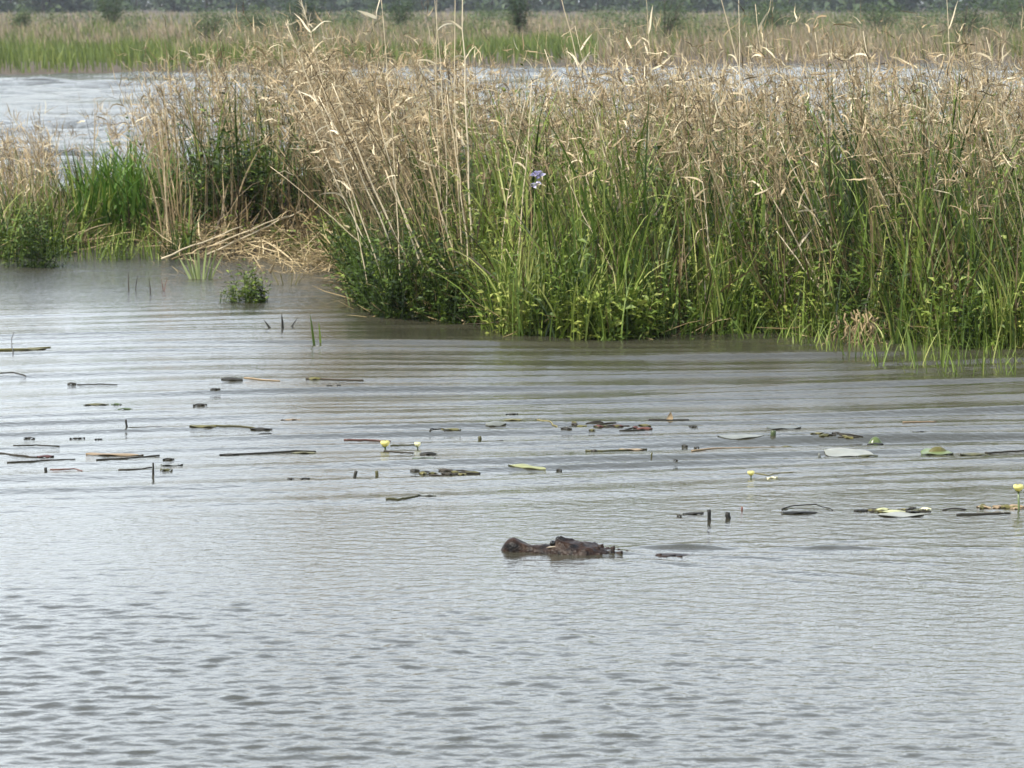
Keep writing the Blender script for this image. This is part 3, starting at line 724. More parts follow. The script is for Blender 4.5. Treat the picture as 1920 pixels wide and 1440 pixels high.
def white_flower():
    b = W(1797, 318, 29.4)
    o = empty('white_flower', b, 'tiny white flower in the tall grass at the upper right', 'flower')
    S = Soup(); a = np.arange(7) / 7 * 6.283; leaves(S, np.repeat(b[None], 7, 0), np.stack([np.cos(a), np.sin(a) * .4, np.sin(a) + .3], 1), .03, .024, rng.uniform(.3, 1, 7)); S.build('petals', M['white'], o, b)
    S = Soup(); g = b.copy(); g[2] = .12; tube(S, [g, (g + b) / 2 + [.01, 0, 0], b], .004, 5, .5); S.build('stem', M['herb'], o, b)
white_flower()

# ------------------------------------------------------------------ things floating on the water
def drape(v, lift=.005):
    v = np.asarray(v, float); v[:, 2] += wave(v[:, 0], v[:, 1]) + lift; return v
def leaf_mesh(S, c, L, Wd, h, yaw, tint, notch=False, curl=0.0):
    """a floating leaf: ovate sheet, arched by h, edges curled"""
    nu, nv = 13, 7
    u = np.linspace(-1, 1, nu); v = np.linspace(-1, 1, nv)
    U, Vv = np.meshgrid(u, v, indexing='ij')
    half = np.sqrt(np.clip(1 - np.abs(U) ** 2.2, 0, 1)) * (1 - .18 * U)
    X = U * L / 2; Y = Vv * half * Wd / 2
    ph = rng.uniform(0, 6.283)
    Z = h * (1 - U ** 2) * (1 - Vv ** 2) + curl * (Vv ** 2) * half + .003 * np.sin(U * 5 + ph) * Vv
    if notch:
        X = X + np.where(U < -.4, (1 - np.abs(Vv)) * L * .22 * smooth(-.4, -1, U), 0)
    ca, sa = math.cos(yaw), math.sin(yaw)
    P = np.stack([c[0] + X * ca - Y * sa, c[1] + X * sa + Y * ca, Z], -1).reshape(-1, 3)
    low = P.copy(); low[:, 2] -= .003
    P = drape(P); low = drape(low)
    i, j = np.meshgrid(np.arange(nu - 1), np.arange(nv - 1), indexing='ij')
    Q = np.stack([i * nv + j, (i + 1) * nv + j, (i + 1) * nv + j + 1, i * nv + j + 1], -1).reshape(-1, 4)
    t = np.clip(tint + .15 * rng.normal(0, 1, nu * nv) * .5, 0, 1)
    S.add(P, Q, c=t); S.add(low, Q[:, ::-1], c=t)
GF = 'plant bits floating on the water'
def f_leaf(label, px, py, Lpx, hpx=5, wpx=None, yaw=None, mat='darkleaf', tint=.4, name='floating_leaf', curl=0.0, notch=False, cat='leaf', group=GF):
    c = G(px, py); m = mpp(py); L = Lpx * m
    yaw = rng.uniform(-.35, .35) if yaw is None else R(yaw)
    S = Soup(); leaf_mesh(S, c, L, (wpx * m if wpx else L * .42), hpx * m * (.45 if hpx < 9 else 1), yaw, tint, notch, curl)
    o = S.build(name, M[mat], None, c); return tag(o, label, cat, group)
def f_stem(label, pts, r=.004, mat='darkleaf', tint=.5, leaf=None, group=GF, lift=None):
    P = np.array([G(*p) for p in pts]); n = 4 * len(P)
    k = np.linspace(0, len(P) - 1, n); Q = np.stack([np.interp(k, np.arange(len(P)), P[:, a]) for a in range(3)], 1)
    Q[:, :2] += rng.normal(0, .004, (n, 2))
    if lift is not None: Q[:, 2] += np.interp(k, np.arange(len(P)), np.array(lift) * mpp(pts[0][1]))
    Q = drape(Q, r * .4)
    S = Soup(); tube(S, Q, np.linspace(r, r * .6, n), 6, tint)
    if leaf is None: return tag(S.build('floating_twig', M[mat], None, P[0]), label, 'stem', group)
    o = empty('floating_twig', P[0], label, 'stem', group); S.build('stem', M[mat], o, P[0])
    for (lx, ly, ll, lh, lm) in leaf:
        S = Soup(); leaf_mesh(S, G(lx, ly), ll * mpp(ly), ll * mpp(ly) * .4, lh * mpp(ly) * .5, rng.uniform(-.3, .3), .5); S.build('leaf', M[lm], o, P[0])
    return o
def f_stub(label, px, py, hpx, wpx, lean=0.0, mat='darkleaf', tint=.3, top=.8):
    c = G(px, py); m = mpp(py); h, w = hpx * m, wpx * m
    z0 = float(wave(c[0], c[1])); n = 7; k = np.linspace(0, 1, n)
    pts = np.stack([c[0] + lean * h * k ** 1.4 + rng.normal(0, w * .08, n), np.full(n, c[1]), z0 - .06 + (h + .06) * k], 1)
    S = Soup(); tube(S, pts, w / 2 * np.linspace(1, top, n) * rng.uniform(.9, 1.1, n), 7, tint)
    return tag(S.build('plant_stub', M[mat], None, c), label, 'stub', 'stubs standing in the water')
def f_mat(label, px0, px1, py, n=14, mats=('darkleaf', 'darkleaf', 'olive'), slope=0.0, h=5, extra=()):
    c = G((px0 + px1) / 2, py); o = empty('floating_debris', c, label, 'debris', 'mats of floating debris')
    for i in range(n):
        x = rng.uniform(px0, px1); y = py + slope * (x - (px0 + px1) / 2) + rng.normal(0, 1.6); S = Soup()
        if i % 3:
            leaf_mesh(S, G(x, y), rng.uniform(10, 30) * mpp(py), rng.uniform(6, 12) * mpp(py), rng.uniform(.2, .6) * h * mpp(py), rng.uniform(-.6, .6), rng.uniform(.2, .7)); S.build('leaf', M[mats[i % len(mats)]], o, c)
        else:
            a = G(x, y); b = G(x + rng.uniform(20, 50), y + slope * 30 + rng.normal(0, 1.5)); k = np.linspace(0, 1, 6)[:, None]; P = a + (b - a) * k
            P[:, 2] += np.abs(np.sin(k[:, 0] * np.pi)) * rng.uniform(0, .006); tube(S, drape(P, .001), .004, 5, rng.uniform(.2, .7)); S.build('twig', M[mats[i % len(mats)]], o, c)
    for (x, y, L, mt) in extra:
        S = Soup(); leaf_mesh(S, G(x, y), L * mpp(py), L * .5 * mpp(py), 3 * mpp(py), rng.uniform(-.4, .4), .6); S.build('leaf', M[mt], o, c)
    return o
def f_flower(label, px, py, dpx, hpx, mat='yellow', stem=True):
    """a pond lily: cup of thick petals on a stalk that comes out of the water; py is the waterline"""
    c = G(px, py); m = mpp(py); r = dpx * m / 2; z = float(wave(c[0], c[1])) + hpx * m
    o = empty('pond_lily', c, label, 'flower', 'yellow pond lilies')
    for i in range(7):
        a = i / 7 * 6.283 + .2; S = Soup(); nu, nv = 6, 5
        U, V2 = np.meshgrid(np.linspace(0, 1, nu), np.linspace(-1, 1, nv), indexing='ij')
        rad = r * np.sin(np.clip(U * 2.1, 0, 2.6)) * 1.05; hh = r * 1.5 * U ** 1.1
        an = a + V2 * .52 * np.sqrt(np.clip(1 - (U * .9) ** 4, 0, 1))
        P = np.stack([c[0] + rad * np.cos(an), c[1] + rad * np.sin(an), z + hh - r * .3], -1).reshape(-1, 3)
        ii, jj = np.meshgrid(np.arange(nu - 1), np.arange(nv - 1), indexing='ij')
        S.add(P, np.stack([ii * nv + jj, (ii + 1) * nv + jj, (ii + 1) * nv + jj + 1, ii * nv + jj + 1], -1).reshape(-1, 4), c=.3 + .5 * U.reshape(-1)); S.build('petal', M[mat], o, c)
    for i in range(3):
        S = Soup(); a = i * 2.1 + .5; leaves(S, np.array([[c[0], c[1], z - r * .35]]), np.array([[math.cos(a), math.sin(a), .5]]), r * 1.1, r, .3); S.build('sepal', M['padgreen'], o, c)
    S = Soup(); tube(S, [[c[0], c[1], -.1], [c[0] + .004, c[1], (z - .1) / 2], [c[0], c[1], z - r * .2]], max(.004, r * .22), 6, .4); S.build('stem', M['padgreen'], o, c)

# left part
f_stem('olive floating reed piece with a bent twig at the left edge', [(-20, 657), (40, 656), (95, 652)], .010, 'olive', .6, leaf=[(62, 655, 50, 3, 'olive')])
f_stem('thin twig sticking up from the olive floating reed piece', [(24, 664), (22, 652), (26, 644)], .004, 'darkleaf', .6, lift=[0, 10, 20])
f_stem('thin dark twig floating by the left edge below the olive piece', [(0, 702), (22, 701), (50, 706)], .005)
f_leaf('small dark lump of leaf with a thin trailing blade on the left', 135, 722, 18, 6, 10)
f_stem('thin trailing blade right of the small dark lump on the left', [(146, 722), (180, 721), (222, 721)], .003)
f_leaf('dark spindle-shaped curled leaf floating left of the pinkish stem', 435, 714, 44, 7, 20)
f_stem('pinkish tan stem floating right of the spindle-shaped leaf', [(458, 712), (490, 714), (526, 715)], .006, 'tanleaf', .5)
f_leaf('small dark leaf below the spindle-shaped leaf', 404, 735, 20, 3)
f_leaf('olive floating leaf at the left with a dark green pair beside it', 180, 760, 48, 4, 18, mat='olive')
f_leaf('upper dark green leaf of the pair right of the olive leaf', 218, 760, 20, 5, 14, mat='padgreen', tint=.1)
f_leaf('lower dark green leaf of the pair right of the olive leaf', 234, 768, 30, 5, 16, mat='padgreen', tint=.05)
f_leaf('short dark leaf floating alone right of the olive leaf', 375, 760, 27, 4)
f_stub('small crooked dark stub standing alone left of centre', 239, 803, 16, 5, -.2)
f_stem('thin floating blade at the foot of the crooked dark stub', [(242, 802), (270, 803), (305, 803)], .003)
f_stem('long floating leaf stem ending in a dark blade left of centre', [(356, 802), (400, 802), (450, 802), (480, 804)], .006, 'olive', .2, leaf=[(490, 805, 42, 4, 'darkleaf'), (380, 803, 50, 3, 'olive')])
f_leaf('small dark blade just under the end of the long floating leaf', 497, 813, 28, 4)
f_leaf('dark leaf near the left edge above the thin line of stem', 55, 822, 24, 3)
f_leaf('thin dark leaf right of the dark leaf near the left edge', 145, 822, 30, 2, 8)
f_leaf('tiny dark leaf under the crooked stub', 185, 826, 16, 2, 8)
f_stem('thin straight stem floating over the reddish leaf on the left', [(26, 837), (70, 836), (112, 837)], .004)
f_leaf('reddish dark leaf floating at the left edge', 85, 857, 33, 5, 16, mat='redleaf')
f_stem('curved stem reaching from the left edge to the reddish leaf', [(-10, 846), (20, 855), (68, 858)], .006, 'darkleaf', .6)
f_stem('thin branching stem floating below the reddish leaf', [(14, 868), (55, 867), (100, 863), (140, 861)], .005)
f_leaf('long pale brown leaf floating above the upright stub on the left', 215, 853, 110, 3, 22, mat='tanleaf', tint=.3)
f_stem('dark stem floating under the long pale brown leaf', [(180, 864), (215, 862), (260, 858), (300, 853)], .006)
f_leaf('dark oval leaf right of the upright stub on the left', 316, 863, 22, 5, 12)
f_leaf('flat grey-olive leaf under the dark oval leaf on the left', 322, 871, 42, 1, 26, mat='padgrey', tint=.3)
f_stub('upright square-topped stub standing on the left', 287, 890, 22, 5, 0)
f_stem('bent stem floating left of the upright square-topped stub', [(222, 884), (260, 882), (284, 877)], .005, 'darkleaf', .7)
f_leaf('small brown leaf at the right of the upright square-topped stub', 312, 884, 24, 3, mat='olive', tint=.2)
f_stub('little dark nub at the end of a looped stem on the left', 86, 884, 8, 7, 0)
f_stem('looped purplish stem right of the little dark nub', [(92, 880), (115, 880), (140, 878), (155, 884)], .004, 'redleaf', .9)
f_stem('dark floating stem with an olive leaf at its right end', [(412, 853), (450, 851), (500, 848), (555, 845), (590, 846)], .006, 'darkleaf', .4, leaf=[(570, 850, 48, 3, 'olive'), (430, 853, 40, 4, 'darkleaf')])
# centre
f_stem('brown stub with a long flat stem trailing right near the reeds', [(575, 713), (600, 713), (640, 714), (682, 714)], .007, 'darkleaf', .9, leaf=[(590, 713, 24, 6, 'olive')])
f_leaf('left of two tiny dark leaves below the flat trailing stem', 617, 729, 13, 3)
f_leaf('right of two tiny dark leaves below the flat trailing stem', 635, 729, 9, 3)
f_leaf('tan leaf floating alone left of centre', 545, 787, 36, 4, 16, mat='tanleaf', tint=.2)
f_stem('reddish brown stem floating above the yellow flower', [(645, 824), (690, 824), (732, 825)], .006, 'redleaf', .5)
f_flower('bright yellow pond lily bud left of the black folded leaf', 722, 842, 17, 7)
f_flower('pale yellow pond lily joined by a stem right of the bright yellow one', 783, 840, 12, 4, 'cream')
f_stem('straight stem floating between the two pond lilies', [(732, 838), (755, 837), (778, 837)], .004, 'olive', .2)
f_leaf('black folded leaf standing out of the water beside the pond lilies', 803, 851, 34, 8.9, 10, mat='darkleaf', tint=.05)
f_leaf('dark green leaf floating just under the black folded leaf', 795, 860, 44, 4, 16, mat='padgreen', tint=.0)
f_stem('thin stem left of the black folded leaf', [(720, 846), (745, 848), (775, 849)], .005, 'darkleaf', .6)
f_stub('small bent nub standing left of the long debris mat', 663, 893, 12, 8, .3, tint=.5)
f_leaf('small dark leaf at the left end of the wake line', 572, 898, 18, 4)
f_leaf('tiny dark leaf left of the small leaf on the wake line', 545, 898, 12, 4)
f_stub('brown nub standing between the bent nub and the debris mat', 706, 890, 9, 8, .1, 'olive', .2)
f_mat('long dark mat of debris floating below the pond lilies', 752, 892, 886, 16, slope=-.01, h=6)
f_leaf('grey-green curled leaf at centre in front of an olive leaf', 930, 797, 42, 7, 24, mat='padgrey', tint=.3)
f_leaf('olive leaf floating behind the grey-green curled leaf', 962, 790, 36, 4, 18, mat='olive', tint=.6)
f_stem('arched dark stem with an olive leaf left of the curled leaf', [(806, 814), (815, 807), (828, 808), (832, 814)], .005, 'darkleaf', .4, leaf=[(846, 812, 38, 3, 'olive')], lift=[0, 5, 5, 0])
f_leaf('small dark leaf left of the arched dark stem', 789, 806, 16, 4)
f_stub('brown nub standing with a stem to its right at centre', 900, 829, 11, 8, -.1, 'olive', .1)
f_stem('dark stem floating right of the brown nub at centre', [(905, 827), (920, 828), (944, 830)], .005)
f_leaf('thin dark leaf floating above the olive leaf at centre', 960, 778, 24, 3, 8)
f_stem('pale yellow bent blade floating right of centre', [(1006, 789), (1030, 794), (1050, 800), (1066, 809)], .0045, 'olive', .95, leaf=[(1062, 809, 22, 4, 'darkleaf')])
f_mat('thin string of dark debris right of the pale bent blade', 1072, 1138, 796, 7, slope=-.05, h=3)
f_mat('dark debris mat floating below the string of debris', 1100, 1212, 807, 13, slope=-.02, h=5, mats=('darkleaf', 'olive', 'redleaf'))
f_stem('brown stem with a nub floating below the dark debris mat', [(1098, 843), (1125, 844), (1160, 842), (1212, 838)], .007, 'olive', .15, leaf=[(1115, 844, 14, 5, 'darkleaf'), (1185, 840, 50, 3, 'tanleaf')])
f_leaf('pale yellow-green leaf lying on a long wake line at centre', 988, 878, 75, 3, 20, mat='paleleaf', tint=.15)
f_leaf('small dark dot of leaf right of the pale yellow-green leaf', 1048, 880, 12, 4)
f_stem('stem with a grey leaf floating left above the alligator', [(722, 938), (745, 938), (768, 936), (785, 933)], .006, 'olive', .1, leaf=[(800, 932, 36, 2, 'padgrey')])
# right
def leaf_fin():
    c = G(1254, 789); m = mpp(789); z = float(wave(c[0], c[1])); S = Soup()
    out = np.array([(-.5, 0), (.5, 0), (.55, .45), (.35, .9), (.2, 1.05), (-.05, .7), (-.3, .3)]) * [14 * m, 17 * m]
    P = np.concatenate([np.stack([c[0] + out[:, 0], np.full(7, c[1] + .004 * s), z - .005 + out[:, 1]], 1) for s in (-1, 1)]); n = 7
    S.add(P, [[i, (i + 1) % n, n + (i + 1) % n, n + i] for i in range(n)], [[0, i, i + 1] for i in range(1, n - 1)] + [[n, n + i + 1, n + i] for i in range(1, n - 1)], .6)
    o = empty('floating_leaf', c, 'tan leaf standing up like a fin right of centre', 'leaf', GF); S.build('blade', M['tanleaf'], o, c, smooth=False)
    S = Soup(); Q = np.array([G(x, 789) for x in np.linspace(1216, 1292, 9)]); tube(S, drape(Q, .003), .006, 6, .4); S.build('stem', M['darkleaf'], o, c)
leaf_fin()
f_leaf('short dark leaf right of the fin-like tan leaf', 1300, 804, 18, 4)
f_leaf('grey lily pad floating left of a dark round bud', 1390, 824, 95, 3, 60, mat='padgrey', tint=.5, name='lily_pad', cat='lily pad', group='lily pads')
f_stem('dark stem left of the grey lily pad', [(1318, 820), (1345, 822), (1375, 824)], .006)
f_stub('dark round bud standing at the right end of the grey lily pad', 1450, 824, 9, 10, 0, 'padgreen', .0, top=1.0)
f_leaf('left of two small dark leaves under the dark stem', 1284, 834, 12, 4)
f_leaf('right of two small dark leaves under the dark stem', 1306, 835, 12, 3)
f_stub('tiny thin post standing alone right of centre', 1222, 857, 8, 4, 0, 'olive', .2)
f_leaf('purplish grey curled pad above the grey lily pad', 1470, 803, 66, 4, 40, mat='padgrey', tint=.1, name='lily_pad', cat='lily pad', group='lily pads')
f_stem('long straw twig floating under the grey lily pad', [(1300, 850), (1350, 844), (1410, 840), (1480, 833)], .006, 'tanleaf', .3, leaf=[(1475, 834, 22, 4, 'olive')])
f_leaf('lower of two tiny dark leaves below the straw twig', 1267, 869, 10, 3)
f_leaf('upper of two tiny dark leaves below the straw twig', 1286, 864, 10, 4)
f_flower('yellow pond lily with a dark sepal above the black upright stub', 1408, 893, 13, 5)
f_leaf('white floating leaf right of the yellow lily above the stub', 1448, 894, 22, 1, 12, mat='cream', tint=.8)
f_stem('thin stem arching over the white floating leaf', [(1416, 888), (1440, 890), (1470, 886), (1490, 884)], .003, 'olive', .6)
f_leaf('thin dark leaf left of the black upright stub', 1300, 964, 42, 4, 12)
f_leaf('small dark leaf at the far left of the black upright stub', 1274, 968, 10, 4)
f_stub('black upright stub right of the alligator', 1330, 975, 20, 8, 0, tint=.1)
f_stub('black knotted stub next to the black upright stub', 1366, 972, 12, 13, -.1, tint=.1, top=.7)
f_stub('tiny faint stub behind the black knotted stub', 1391, 956, 7, 5, 0, 'redleaf', .8)
f_stem('straw stem floating at the upper right in the ripples', [(1693, 795), (1720, 794), (1756, 793)], .006, 'tanleaf', .2)
f_leaf('green lily leaf folded upright with a dark base on the right', 1641, 832, 30, 15, 26, mat='padgreen', tint=.2, yaw=10, name='lily_pad', cat='lily pad', group='lily pads', curl=-.02)
f_leaf('dark wet leaf at the base of the upright folded lily leaf', 1641, 836, 34, 6, 16, mat='darkleaf', tint=.3)
f_leaf('large pale green-edged lily pad below the upright folded leaf', 1592, 849, 96, 2, 70, mat='padgrey', tint=.75, name='lily_pad', cat='lily pad', group='lily pads', notch=True)
f_leaf('dark olive leaf mound on the right of the large pale lily pad', 1626, 853, 44, 6, 18, mat='olive', tint=.1)
f_mat('scatter of dark floating bits left of the upright folded leaf', 1530, 1618, 823, 9, slope=0, h=3)
f_leaf('dark leaf right of the upright folded lily leaf', 1723, 816, 28, 4, 12)
f_leaf('olive green lily pad with a raised bump on the right', 1757, 847, 62, 4, 60, mat='padgreen', tint=.5, name='lily_pad', cat='lily pad', group='lily pads')
f_leaf('olive hump of curled leaf on the olive green lily pad', 1758, 846, 40, 10, 18, mat='olive', tint=.45)
f_leaf('dark olive lily pad right of the pad with a raised bump', 1826, 851, 52, 7, 30, mat='olive', tint=.25, name='lily_pad', cat='lily pad', group='lily pads')
f_stem('dark stem trailing right of the dark olive lily pad', [(1848, 847), (1880, 845), (1930, 843)], .006)
f_stub('tiny nub on the wake line left of the large pale lily pad', 1537, 858, 8, 7, 0, 'padgrey', .1)
f_flower('yellow pond lily on a tall stalk at the right edge', 1909, 955, 19, 36)
f_leaf('long black leaf floating right of the black knotted stub', 1500, 963, 72, 6, 16, mat='darkleaf', tint=.05, yaw=4)
f_stem('thin black stem arching over the long black leaf', [(1464, 956), (1490, 951), (1530, 950), (1562, 958)], .004, 'darkleaf', .2, lift=[0, 3, 4, 0])
f_mat('mat of dark and pale bits floating at the lower right', 1610, 1770, 958, 20, slope=0, h=4, extra=[(1655, 957, 26, 'paleleaf'), (1675, 961, 46, 'paleleaf'), (1735, 956, 24, 'cream')])
f_leaf('pale green pad under the mat of bits at the lower right', 1690, 966, 90, 0, 60, mat='padgrey', tint=.7, name='lily_pad', cat='lily pad', group='lily pads')
f_mat('dry straw tangle floating at the foot of the tall-stalked lily', 1838, 1912, 952, 16, mats=('tanleaf', 'olive', 'tanleaf'), h=8)
f_stem('dark stem line floating below the dry straw tangle', [(1795, 966), (1840, 965), (1895, 963)], .007)
f_leaf('white speck of petal left of the tall-stalked lily', 1881, 963, 7, 2, 6, mat='white', tint=.8)

# ------------------------------------------------------------------ the alligator
def alligator():
    st = np.array([  # x, half width, top, bottom
        (.262, .006, .012, -.015), (.255, .030, .045, -.03), (.238, .046, .066, -.035), (.212, .054, .078, -.04), (.185, .055, .074, -.04), (.160, .053, .056, -.045), (.135, .054, .047, -.045), (.09, .060, .045, -.05),
        (.05, .070, .048, -.055), (.025, .080, .054, -.06), (0, .090, .060, -.07), (-.04, .100, .063, -.075), (-.09, .112, .062, -.085), (-.14, .118, .054, -.09), (-.17, .116, .044, -.09),
        (-.20, .108, .030, -.10), (-.26, .100, .018, -.11), (-.34, .105, .002, -.13), (-.40, .12, -.006, -.15), (-.47, .13, .022, -.17), (-.55, .15, .024, -.19), (-.66, .17, .004, -.22), (-.75, .18, -.02, -.23), (-.95, .19, -.03, -.25), (-1.2, .17, -.035, -.24),
        (-1.4, .12, -.05, -.20), (-1.7, .085, -.06, -.17), (-2.1, .05, -.07, -.15), (-2.5, .02, -.08, -.12), (-2.7, .005, -.09, -.10)])
    xs = np.concatenate([np.linspace(.262, -.36, 110), np.linspace(-.38, -2.7, 60)])
    w, zt, zb = (np.interp(xs, st[::-1, 0], st[::-1, k]) for k in (1, 2, 3))
    ker = np.array([.25, .5, .25])
    for a in (w, zt, zb):
        for _ in range(14): a[1:-1] = np.convolve(a, ker, 'valid')
    nr = 56; th = np.arange(nr) / nr * 2 * np.pi
    c, s = np.cos(th), np.sin(th)
    Y = w[:, None] * np.sign(c) * np.abs(c) ** .75
    zm = zt * .25 + zb * .75; zm = np.minimum(zm, 0 * zm - .012)
    up = np.sign(s) * np.abs(s) ** .8
    Z = np.where(up[None] > 0, zm[:, None] + up[None] * (zt - zm)[:, None], zm[:, None] + up[None] * (zm - zb)[:, None])
    X = np.repeat(xs[:, None], nr, 1).copy()
    g = lambda x0, y0, sx, sy: np.exp(-((X - x0) / sx) ** 2 - ((Y - y0) / sy) ** 2) * (up[None] > 0)
    for sd in (1, -1):
        Z += .030 * g(-.004, .047 * sd, .024, .020)          # eye mounds
        Z += .014 * g(-.045, .050 * sd, .030, .016)          # ridge behind the eye
        Z -= .012 * g(.045, .038 * sd, .03, .018)            # hollow before the eye
        Z += .003 * g(.210, .018 * sd, .02, .016)           # nostrils
        Z += .008 * g(-.155, .060 * sd, .022, .03)           # horns of the skull table
    Z -= .012 * g(-.01, 0, .03, .02)                         # dip between the eyes
    Z -= .010 * g(.12, 0, .06, .03)
    rr = np.random.default_rng(8)
    for _ in range(170):                                      # knobbly hide
        Z += rr.uniform(-.007, .009) * g(rr.uniform(-.33, .02), rr.uniform(-.11, .11), .010, .010)
    for _ in range(50):
        Z += rr.uniform(-.004, .004) * g(rr.uniform(.02, .24), rr.uniform(-.06, .06), .014, .014)
    Z = np.where(Z > 0, Z * .80, Z) - .004
    V = np.stack([X, Y, Z], -1).reshape(-1, 3); m = len(xs)
    i, j = np.meshgrid(np.arange(m - 1), np.arange(nr), indexing='ij')
    Q = np.stack([i * nr + j, i * nr + (j + 1) % nr, (i + 1) * nr + (j + 1) % nr, (i + 1) * nr + j], -1).reshape(-1, 4)
    V = np.vstack([V, [.264, 0, 0], [-2.72, 0, -.095]])
    T = [[m * nr, (k + 1) % nr, k] for k in range(nr)] + [[m * nr + 1, (m - 1) * nr + k, (m - 1) * nr + (k + 1) % nr] for k in range(nr)]
    o = empty('alligator', (GATOR[0], GATOR[1], float(wave(GATOR[0], GATOR[1])) * .3), 'dark brown alligator swimming left with only its head above water', 'alligator')
    o.rotation_euler = (0, 0, HEAD_AZ)
    Soup().add(V, Q, T).build('body', M['hide'], o)
    top = lambda x, y: float(Z[np.argmin(np.abs(xs - x))][np.argmin(np.abs(Y[np.argmin(np.abs(xs - x))] - y) + (up <= 0) * 9)])
    em, nt, n, l, p = mat_new('alligator_eye'); p.inputs['Base Color'].default_value = (.008, .007, .005, 1); p.inputs['Roughness'].default_value = .08
    lidm, nt, n, l, p = mat_new('alligator_lid'); p.inputs['Base Color'].default_value = (.20, .16, .11, 1); p.inputs['Roughness'].default_value = .4
    def ball(cx, cy, cz, r, sy=1, nu=10, nv=8):
        a, b = np.meshgrid(np.linspace(0, np.pi, nv), np.arange(nu) / nu * 6.2832, indexing='ij')
        P = np.stack([cx + r * np.sin(a) * np.cos(b), cy + r * sy * np.sin(a) * np.sin(b), cz + r * np.cos(a)], -1).reshape(-1, 3)
        ii, jj = np.meshgrid(np.arange(nv - 1), np.arange(nu), indexing='ij')
        return P, np.stack([ii * nu + jj, (ii + 1) * nu + jj, (ii + 1) * nu + (jj + 1) % nu, ii * nu + (jj + 1) % nu], -1).reshape(-1, 4)
    for sd in (1, -1):
        ey = Soup().add(*ball(.012, .060 * sd, top(0, .05 * sd) - .014, .0135)).build('eye', em, o)
        S = Soup(); k = np.linspace(-1, 1, 9)
        tube(S, np.stack([.012 - .026 * k, .066 * sd + 0 * k, top(0, .05 * sd) - .030 + .004 * k - .012 * k * k * 0], 1), .0042 * np.sqrt(1.05 - k * k), 6); S.build('eyelid', lidm, ey)
    # keeled scutes of the nape
    for (x, y, L, wd, h) in [(-.185, .03, .05, .034, .020), (-.185, -.03, .05, .034, .020), (-.195, .075, .045, .03, .016), (-.195, -.075, .045, .03, .016), (-.235, .04, .05, .036, .026), (-.235, -.04, .05, .036, .026),
                            (-.24, .085, .04, .03, .016), (-.24, -.085, .04, .03, .016), (-.285, .034, .05, .034, .026), (-.285, -.034, .05, .034, .026), (-.29, .075, .04, .028, .020), (-.29, -.075, .04, .028, .020), (-.33, .03, .045, .03, .022), (-.33, -.03, .045, .03, .022), (-.37, .04, .04, .03, .018), (-.37, -.04, .04, .03, .018), (-.46, .03, .05, .03, .016), (-.50, .06, .05, .03, .016), (-.53, .03, .05, .03, .016), (-.57, .06, .05, .03, .014)]:
        h *= rr.uniform(.3, .7); x += rr.normal(0, .008); y += rr.normal(0, .005); L *= rr.uniform(.8, 1.25)
        z = top(x, y) - .003; nu = 10; S = Soup(); a = np.arange(nu) / nu * 6.2832
        r0 = np.stack([x + L / 2 * np.cos(a), y + wd / 2 * np.sin(a), np.full(nu, z - .006)], 1)
        r1 = np.stack([x - .004 + L * .32 * np.cos(a), y + wd * .22 * np.sin(a), z + h * (.6 - .15 * np.cos(a))], 1)
        r2 = np.stack([x - .010 + L * .2 * np.cos(a), y + wd * .05 * np.sin(a), z + h * (1 - .2 * np.cos(a))], 1)
        q = [[k, (k + 1) % nu, nu + (k + 1) % nu, nu + k] for k in range(nu)] + [[nu + k, nu + (k + 1) % nu, 2 * nu + (k + 1) % nu, 2 * nu + k] for k in range(nu)]
        S.add(np.vstack([r0, r1, r2]), q, [[2 * nu, 2 * nu + k, 2 * nu + k + 1] for k in range(1, nu - 1)]); S.build('scute', M['hide'], o)
alligator()

# ------------------------------------------------------------------ far bank
def far_bank():
    SG, SS = Soup(), Soup()
    n = 52000
    px = rng.uniform(-500, 2420, n); sh = np.interp(px, [p[0] for p in shore_px], [p[1] for p in shore_px])
    q = 30 + (sh - 30) * rng.uniform(0, 1, n) ** .9
    d = CAM_H * FPX / q; x = (px - 960) / FPX * d
    b = np.stack([x, d, np.full(n, .05)], 1)
    green = (((px < 345) & (q > 112 + 6 * lownoise(px / 60, q / 9, 1.0))) | ((px > 860) & (px < 1120) & (q > 98 + 5 * lownoise(px / 50, q / 9, 1.0)))
             | ((px > 345) & (px < 860) & (q > 118))).astype(float)
    olive = smooth(.0, .9, lownoise(px / 70, q / 14, 1.0))
    g = rng.uniform(0, 1, n) < np.clip(green * .93 + .16 + .4 * olive * (1 - green), 0, 1)
    h = np.where(green > 0, rng.uniform(.75, 1.1, n), rng.uniform(.7, 1.25, n)); w = .018 + d * .00022
    for S, m, tm in ((SG, g, .5), (SS, ~g, .55)):
        k = m.sum()
        blades(S, b[m], R(180) + rng.normal(0, 1.2, k), np.abs(rng.normal(.12, .12, k)), h[m], w[m] * rng.uniform(.7, 1.3, k), rng.uniform(0, .9, k), seg=3, tint=np.clip(rng.normal(tm, .2, k) - .12 * olive[m], 0, 1), kink=.06)
    tag(SG.build('far_green_grass', M['fargreen']), 'green marsh grass on the far bank beyond the pond', 'grass', kind='stuff')
    tag(SS.build('far_dry_grass', M['farstraw']), 'dry tan grassland stretching beyond the far bank', 'grass', kind='stuff')
far_bank()

